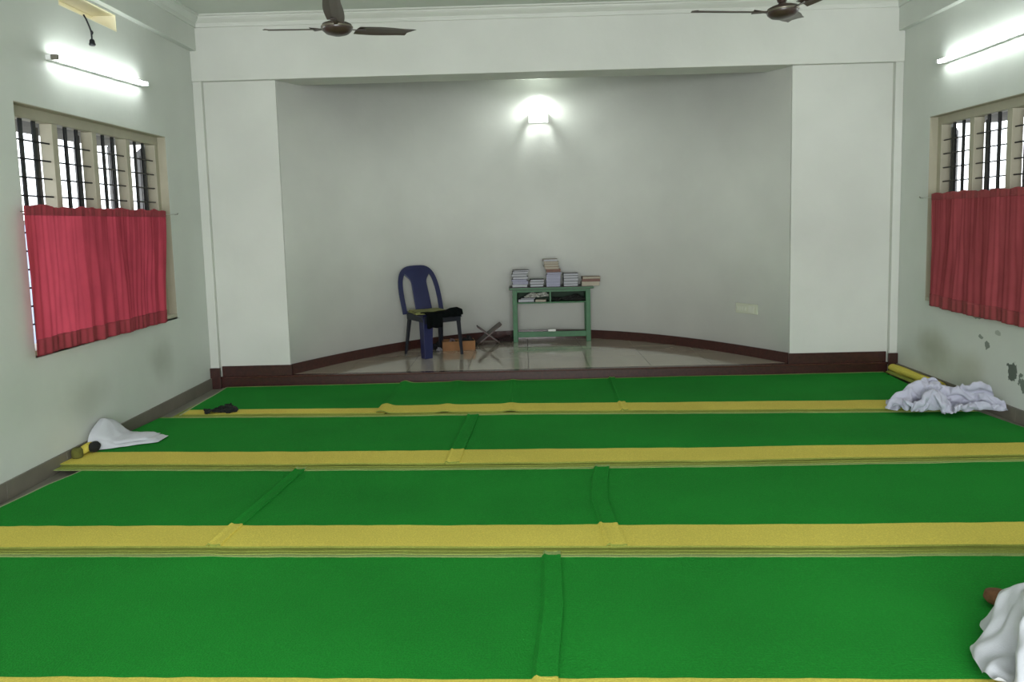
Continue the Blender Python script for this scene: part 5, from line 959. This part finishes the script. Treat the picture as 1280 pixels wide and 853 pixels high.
# back: arched outer rim, centre splat flaring to the top, side slots
BT = .46
def bp_(x, h):      # point on the reclined, slightly curved back plane
    return (x, .195+.17*(h/.46)**1.1-.045*(1-(x/.22)**2)*.6+.02, .405+h*.99)
rim = []
for i in range(33):
    a = PI*i/32; c = math.cos(a); s_ = math.sin(a)
    x = .222*math.copysign(abs(c)**.55, c)*(1.0 if s_ < .5 else 1.0); h = BT*min(1, s_**.62*1.0)
    if i in (0, 32): h = 0
    x = x*(.93+.07*(h/BT)) 
    rim.append(bp_(x, h))
MB().bar(rim, .012, .052, side=(0,1,-.35)).build('back_rim', M_blue, ch, smooth=False, bevel=.004)
def splat(u, v):
    h = BT*v*.985; hw_ = .082+.012*(1-v)+.10*smooth01((v-.62)/.38)**1.6
    hw_ = min(hw_, .2*max(.05, (1-max(0,(v-.80)/.2)**3*.55)))
    return bp_((u-.5)*2*hw_, h)
MB().grid(splat, 14, 26).build('splat', M_blue, ch, smooth=True, solid=.006)
MB().bar([bp_(-.19,.012),bp_(0,.012),bp_(.19,.012)], .03, .008, side=(0,.2,1)).build('back_crossbar', M_blue, ch)
# things on the chair
cl = math.cos(math.radians(36)); sl = math.sin(math.radians(36))
def chl(x, y, z): return (-1.01+x*cl-y*sl, 8.42+x*sl+y*cl, PZ+z*1.10)
cu = thing('folded_green_cloth', 'folded olive green cloth lying flat on the chair seat', 'cloth', chl(-.045,.02,.424), math.radians(25))
for i in range(2):
    s0 = .19-.015*i
    MB().slab(lambda u, v: ((u-.5)*2*s0*(1+.06*nz(v*3,i)), (v-.5)*1.8*s0, .013*(i+1)+.005*nz(u*3,v*3,i)+.004*nz(u*9,v*2,i)), lambda u, v: ((u-.5)*2*s0*(1+.06*nz(v*3,i)), (v-.5)*1.8*s0, .013*i+.001+.004*nz(u*3,v*3,i-1)*(i > 0)), 16, 16).build('fold', newmat('olive_cloth%d' % i, (.19,.19,.06), .9, noise=.2, nscale=9), cu, smooth=True, recalc=False)
M_blk = newmat('black_drape', (.004,.005,.005), 1, noise=.2, nscale=15, spec=.05)
bc = thing('black_garment', 'black garment hung over the front edge of the blue chair', 'cloth', chl(0,-.2,.424), math.radians(36))
def drape(x0, x1, drop, seed):
    def f(u, v):
        x = x0+(x1-x0)*u; s = v*(.16+drop)
        if s < .14: y, z = .10-s, .016+.006*nz(x*12,s*12,seed)+.010*math.sin(PI*s/.14)
        else: y, z = -.045-.008*math.sin(u*9+seed), .012-(s-.14)
        return x, y+.006*nz(x*20,s*9,seed), z*(1+.0)-.01*nz(u*4,seed)*(s > .14)
    return f
MB().grid(drape(-.215,-.02,.13,1), 16, 24).build('hanging_end', M_blk, bc, smooth=True, solid=.008)
MB().grid(drape(-.02,.215,.03,4), 20, 18).build('flat_end', M_blk, bc, smooth=True, solid=.010)
MB().tube([(.06,.05,.016),(.13,.04,.030),(.20,.02,.034),(.222,-.03,.022),(.225,-.05,-.02)], [.012,.022,.024,.02,.012], 10).build('gathered_fold', M_blk, bc, smooth=True)

# ============================ table ============================
M_tg = newmat('green_enamel', (.028,.125,.045), .5, noise=.14, nscale=12)
M_tgd = newmat('dark_laminate', (.05,.052,.045), .5, noise=.25, nscale=14)
TX, TY, TW, TD, TH = .325, 9.09, .94, .29, .66
tb = thing('side_table', 'low green painted table with an open shelf against the alcove wall', 'table', (TX, TY, PZ), 0)
for sx_ in (-1,1):
    for sy_ in (-1,1):
        x = sx_*(TW/2-.035); y = TD/2+sy_*(TD/2-.025)
        MB().box((x-.027,y-.024,0),(x+.027,y+.024,TH-.028)).build('leg', M_tg, tb, bevel=.003)
MB().box((-TW/2-.03,-.03,TH-.028),(TW/2+.03,TD+.01,TH)).build('table_top', M_tgd, tb, bevel=.003)
MB().box((-TW/2-.0305,-.0335,TH-.022),(TW/2+.0305,-.030,TH-.006)).build('edge_strip', M_tg, tb)
MB().box((-TW/2+.062,.006,TH-.060),(TW/2-.062,.026,TH-.028)).build('apron', M_tg, tb)
MB().box((-TW/2+.062,.0,TH-.196),(TW/2-.062,TD-.02,TH-.180)).build('shelf', M_tg, tb, bevel=.002)
MB().box((-.022,.01,TH-.180),(-.004,TD-.03,TH-.060)).build('divider', M_tg, tb)
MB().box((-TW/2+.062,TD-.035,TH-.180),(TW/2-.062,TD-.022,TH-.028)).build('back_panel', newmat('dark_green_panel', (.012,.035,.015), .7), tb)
for s in (-1,1): 
    xa, xb = sorted((s*(TW/2-.062), s*(TW/2-.045))); MB().box((xa,.05,TH-.196),(xb,TD-.05,TH-.028)).build('side_panel', M_tg, tb)
MB().box((-TW/2+.062,.005,.06),(TW/2-.062,.030,.125)).build('foot_rail', M_tg, tb, bevel=.003)
o = MB().box((-.045,-.012,0),(.045,.012,.024)).build('chalk_box', newmat('white_card', (.72,.72,.68), .7), None, loc=(TX-.0,TY+.018,PZ+.1255), bevel=.002)
tag(o, 'small white box resting on the foot rail of the green table', 'box')

# books
def bookmat(n, c): return newmat(n, c, .55, noise=.12, nscale=20)
COVERS = {'grey':bookmat('grey_board',(.10,.10,.11)), 'black':bookmat('black_board',(.018,.018,.022)), 'brown':bookmat('brown_board',(.17,.075,.05)),
          'tan':bookmat('tan_board',(.23,.18,.13)), 'rust':bookmat('rust_board',(.14,.055,.035)), 'lilac':bookmat('lilac_paper',(.40,.39,.50)), 'cream':bookmat('cream_board',(.50,.46,.36))}
def pages(n, c):
    m = bpy.data.materials.new(n); m.use_nodes = True; nt = m.node_tree; b = nt.nodes['Principled BSDF']; b.inputs['Roughness'].default_value = .8
    tc = nt.nodes.new('ShaderNodeTexCoord'); w = nt.nodes.new('ShaderNodeTexWave'); w.bands_direction = 'Z'; w.inputs['Scale'].default_value = 160; w.inputs['Distortion'].default_value = 1
    r = nt.nodes.new('ShaderNodeValToRGB'); r.color_ramp.elements[0].color = (*[q*.8 for q in c],1); r.color_ramp.elements[1].color = (*c,1)
    nt.links.new(tc.outputs['Object'], w.inputs['Vector']); nt.links.new(w.outputs['Fac'], r.inputs['Fac']); nt.links.new(r.outputs['Color'], b.inputs['Base Color']); return m
PG = {'white':pages('white_pages',(.46,.46,.49)), 'cream':pages('cream_pages',(.44,.39,.31)), 'lilac':pages('lilac_pages',(.36,.355,.46))}
GB = 'books stacked on the green table'
def book(x, y, z, w, d, h, cov, pg, rz, label, group=GB, spine=False):
    """closed book lying flat; spine along the left (-x) side, fore edge right, page ends face the room"""
    r = thing('book', label, 'book', (x, y, z), rz, group=group); t = .0028
    m = MB(); m.box((-w/2,-d/2,0),(w/2,d/2,t)); m.box((-w/2,-d/2,h-t),(w/2,d/2,h)); m.box((-w/2,-d/2,t),(w/2,-d/2+t,h-t)) if spine else m.box((-w/2,-d/2,t),(-w/2+t,d/2,h-t))
    m.build('cover', COVERS[cov], r)
    MB().box((-w/2+t+.0003,-d/2+.003,t+.0002),(w/2-.004,d/2-.003,h-t-.0002)).build('pages', PG[pg], r)
    return r
rb = random.Random(11); zt = PZ+TH+.0005
place = ['lowest', 'second from bottom', 'third from bottom', 'fourth from bottom', 'fifth from bottom', 'sixth from bottom', 'seventh from bottom', 'eighth from bottom', 'ninth from bottom', 'tenth from bottom']
def stack(x, w, specs, where, dx=None):
    z = zt; n = len(specs)
    for i, (cov, pg, h, off, rz) in enumerate(specs):
        pos = 'topmost' if i == n-1 and n > 1 else place[i]
        word = {'grey':'grey covered','black':'black covered','brown':'brown covered','tan':'tan covered','rust':'rust brown covered','lilac':'pale lilac covered','cream':'cream covered'}[cov]
        book(x+off, TY+.115+rb.uniform(-.008,.008), z, w*rb.uniform(.97,1.02), .175, h, cov, pg, rz, '%s book, %s in the %s on the green table' % (word, pos, where), spine=(pg == 'spine' or cov == 'rust'))
        z += h+.0006
# pixels per metre at the table is about 104
stack(-.045, .185, [('grey','white',.036,.0,.0),('lilac','lilac',.032,.008,.03),('grey','lilac',.026,-.004,-.03),('black','white',.030,.006,.04),('black','white',.030,-.004,-.02),('black','white',.030,.004,.05),('grey','white',.016,.016,.10)], 'left end stack')
stack(.155, .165, [('black','white',.030,.0,.02),('black','white',.030,.004,-.02),('black','white',.026,.004,.03)], 'second stack from left')
stack(.355, .170, [('lilac','lilac',.036,.0,.0),('lilac','lilac',.036,-.004,.03),('lilac','lilac',.034,.004,-.03),('lilac','lilac',.034,.0,.02),('grey','lilac',.028,.012,-.02),('rust','cream',.034,.0,.03),('brown','cream',.030,-.014,-.03),('tan','cream',.030,-.024,.04),('tan','cream',.030,-.020,-.02),('tan','white',.028,-.032,.03)], 'tallest book stack')
stack(.560, .175, [('grey','white',.026,.0,.02),('grey','white',.032,.0,-.02),('black','white',.034,.002,.02),('black','white',.030,.004,-.03),('grey','white',.026,.002,.02)], 'fourth stack from left')
stack(.800, .215, [('cream','cream',.046,-.005,.02),('rust','cream',.034,.004,-.03),('tan','cream',.024,.006,.04)], 'right end stack')
# on the shelf
zs = PZ+TH-.1795
book(.025, TY+.12, zs, .19, .16, .034, 'grey', 'white', .02, 'thick grey book on the left of the table shelf', 'books on the table shelf')
book(.045, TY+.12, zs+.035, .17, .15, .012, 'grey', 'white', .06, 'thin grey booklet on top of the shelf book', 'books on the table shelf')
book(.205, TY+.11, zs, .13, .13, .022, 'cream', 'cream', -.08, 'small cream book under the plastic bag on the shelf', 'books on the table shelf')
g, nx, ny = cloth_points(1); g = g*np.array((.42,.32,.38)); mb = MB(); g[:,:,2] = np.minimum(g[:,:,2], .068)
mb.v = [tuple(p) for p in g.reshape(-1,3)]; mb.f = [(j*(nx+1)+i, j*(nx+1)+i+1, (j+1)*(nx+1)+i+1, (j+1)*(nx+1)+i) for j in range(ny) for i in range(nx)]
o = mb.build('plastic_bag', newmat('white_plastic_bag', (.50,.50,.44), .25, noise=.15, nscale=20), None, loc=(.16,TY+.12,zs+.049), smooth=True, recalc=False); tag(o, 'crumpled whitish plastic bag on the left of the table shelf', 'bag')
g, nx, ny = cloth_points(2); g = g*np.array((.60,.38,.36)); mb = MB(); g[:,:,2] = np.minimum(g[:,:,2], .11)
mb.v = [tuple(p) for p in g.reshape(-1,3)]; mb.f = [(j*(nx+1)+i, j*(nx+1)+i+1, (j+1)*(nx+1)+i+1, (j+1)*(nx+1)+i) for j in range(ny) for i in range(nx)]
o = mb.build('black_bag', newmat('black_bag_fabric', (.010,.011,.008), .8), None, loc=(.545,TY+.12,zs), smooth=True, recalc=False); tag(o, 'black crumpled cloth bag filling the right of the table shelf', 'bag')

# ============================ box, footwear, bookstand by the wall ============================
cb = thing('cardboard_box', 'low open orange brown cardboard box on the platform behind the chair', 'box', (-.765, 8.715, PZ), math.radians(9))
M_card = newmat('orange_cardboard', (.22,.10,.035), .8, noise=.15, nscale=8)
bw_, bd_, bh_ = .37, .20, .105
for a, b in (((-bw_/2,-bd_/2,0),(bw_/2,-bd_/2+.005,bh_)), ((-bw_/2,bd_/2-.005,0),(bw_/2,bd_/2,bh_)), ((-bw_/2,-bd_/2+.005,0),(-bw_/2+.005,bd_/2-.005,bh_)), ((bw_/2-.005,-bd_/2+.005,0),(bw_/2,bd_/2-.005,bh_))):
    MB().box(a, b).build('side', M_card, cb)
MB().box((-bw_/2+.005,-bd_/2+.005,0),(bw_/2-.005,bd_/2-.005,.005)).build('bottom', M_card, cb)
g, nx, ny = cloth_points(2)
for kk_, (loc, sc, col, nm, lab, rz) in enumerate((((-.70,8.73,PZ+.012),(.42,.34,.70),(.010,.010,.010),'black_rag','black crumpled rag heaped in the cardboard box',.2),
        ((-.84,8.72,PZ+.02),(.16,.3,.50),(.22,.17,.18),'pale_rag','pinkish grey rag at the left of the cardboard box',.8))):
    h = g*np.array(sc); mb = MB(); mb.v = [tuple(p) for p in h.reshape(-1,3)]
    mb.f = [(j*(nx+1)+i, j*(nx+1)+i+1, (j+1)*(nx+1)+i+1, (j+1)*(nx+1)+i) for j in range(ny) for i in range(nx)]
    o = mb.build(nm, newmat(nm+'_cloth', col, .9), None, loc=loc, smooth=True, recalc=False); o.rotation_euler = (0,0,rz); tag(o, lab, 'rag')
g, nx, ny = cloth_points(2)
for loc, sc, col, nm, lab, rz in (((-1.0,8.745,PZ),(.20,.26,.55),(.008,.008,.009),'black_rag','black crumpled rag on the floor at the left of the cardboard box',.4),
        ((-.975,8.62,PZ),(.11,.16,.20),(.22,.21,.22),'pale_rag','small pale rag on the floor in front of the black rag',1.2)):
    h = g*np.array(sc); mb = MB(); mb.v = [tuple(p) for p in h.reshape(-1,3)]
    mb.f = [(j*(nx+1)+i, j*(nx+1)+i+1, (j+1)*(nx+1)+i+1, (j+1)*(nx+1)+i) for j in range(ny) for i in range(nx)]
    o = mb.build(nm, newmat(nm+'_knit', col, .9), None, loc=loc, smooth=True, recalc=False); o.rotation_euler = (0,0,rz); tag(o, lab, 'rag')
# folding wooden book rest, open in an X, and a dark bundle under it
M_wood = newmat('dark_rehal_wood', (.06,.035,.028), .45, noise=.3, nscale=12)
rh = thing('book_rest', 'dark wooden folding book rest standing open in an X by the wall', 'stand', (-.44, 9.055, PZ), math.radians(8))
for s, ln, wd in ((1, .37, .26), (-1, .33, .20)):
    a = math.radians(38); R = []
    for q in range(9):
        t = q/8; q2 = -.17+ln*t+(.0 if s > 0 else .0)
        w = wd/2*(1 if 0 < q < 8 else .82)
        px, pz = s*q2*math.cos(a), .118+q2*math.sin(a)
        nx_, nz_ = -s*math.sin(a)*.006, math.cos(a)*.006
        off = .0 if s > 0 else .001
        R.append([(px+nx_,-w+off,pz+nz_),(px+nx_,w+off,pz+nz_),(px-nx_,w+off,pz-nz_),(px-nx_,-w+off,pz-nz_)])
    MB().frame(R).build('leaf', M_wood, rh)
MB().tube([(0,-.095,.118),(0,.095,.118)], .009, 10).build('hinge', M_wood, rh, smooth=True)
g, nx, ny = cloth_points(2); h = g*np.array((.34,.22,.36)); mb = MB(); mb.v = [tuple(p) for p in h.reshape(-1,3)]
mb.f = [(j*(nx+1)+i, j*(nx+1)+i+1, (j+1)*(nx+1)+i+1, (j+1)*(nx+1)+i) for j in range(ny) for i in range(nx)]
o = mb.build('dark_bundle', newmat('dark_maroon_cloth', (.02,.008,.007), .9), None, loc=(-.245,9.20,PZ), smooth=True, recalc=False); tag(o, 'dark bundled cloth on the platform between book rest and table', 'cloth')
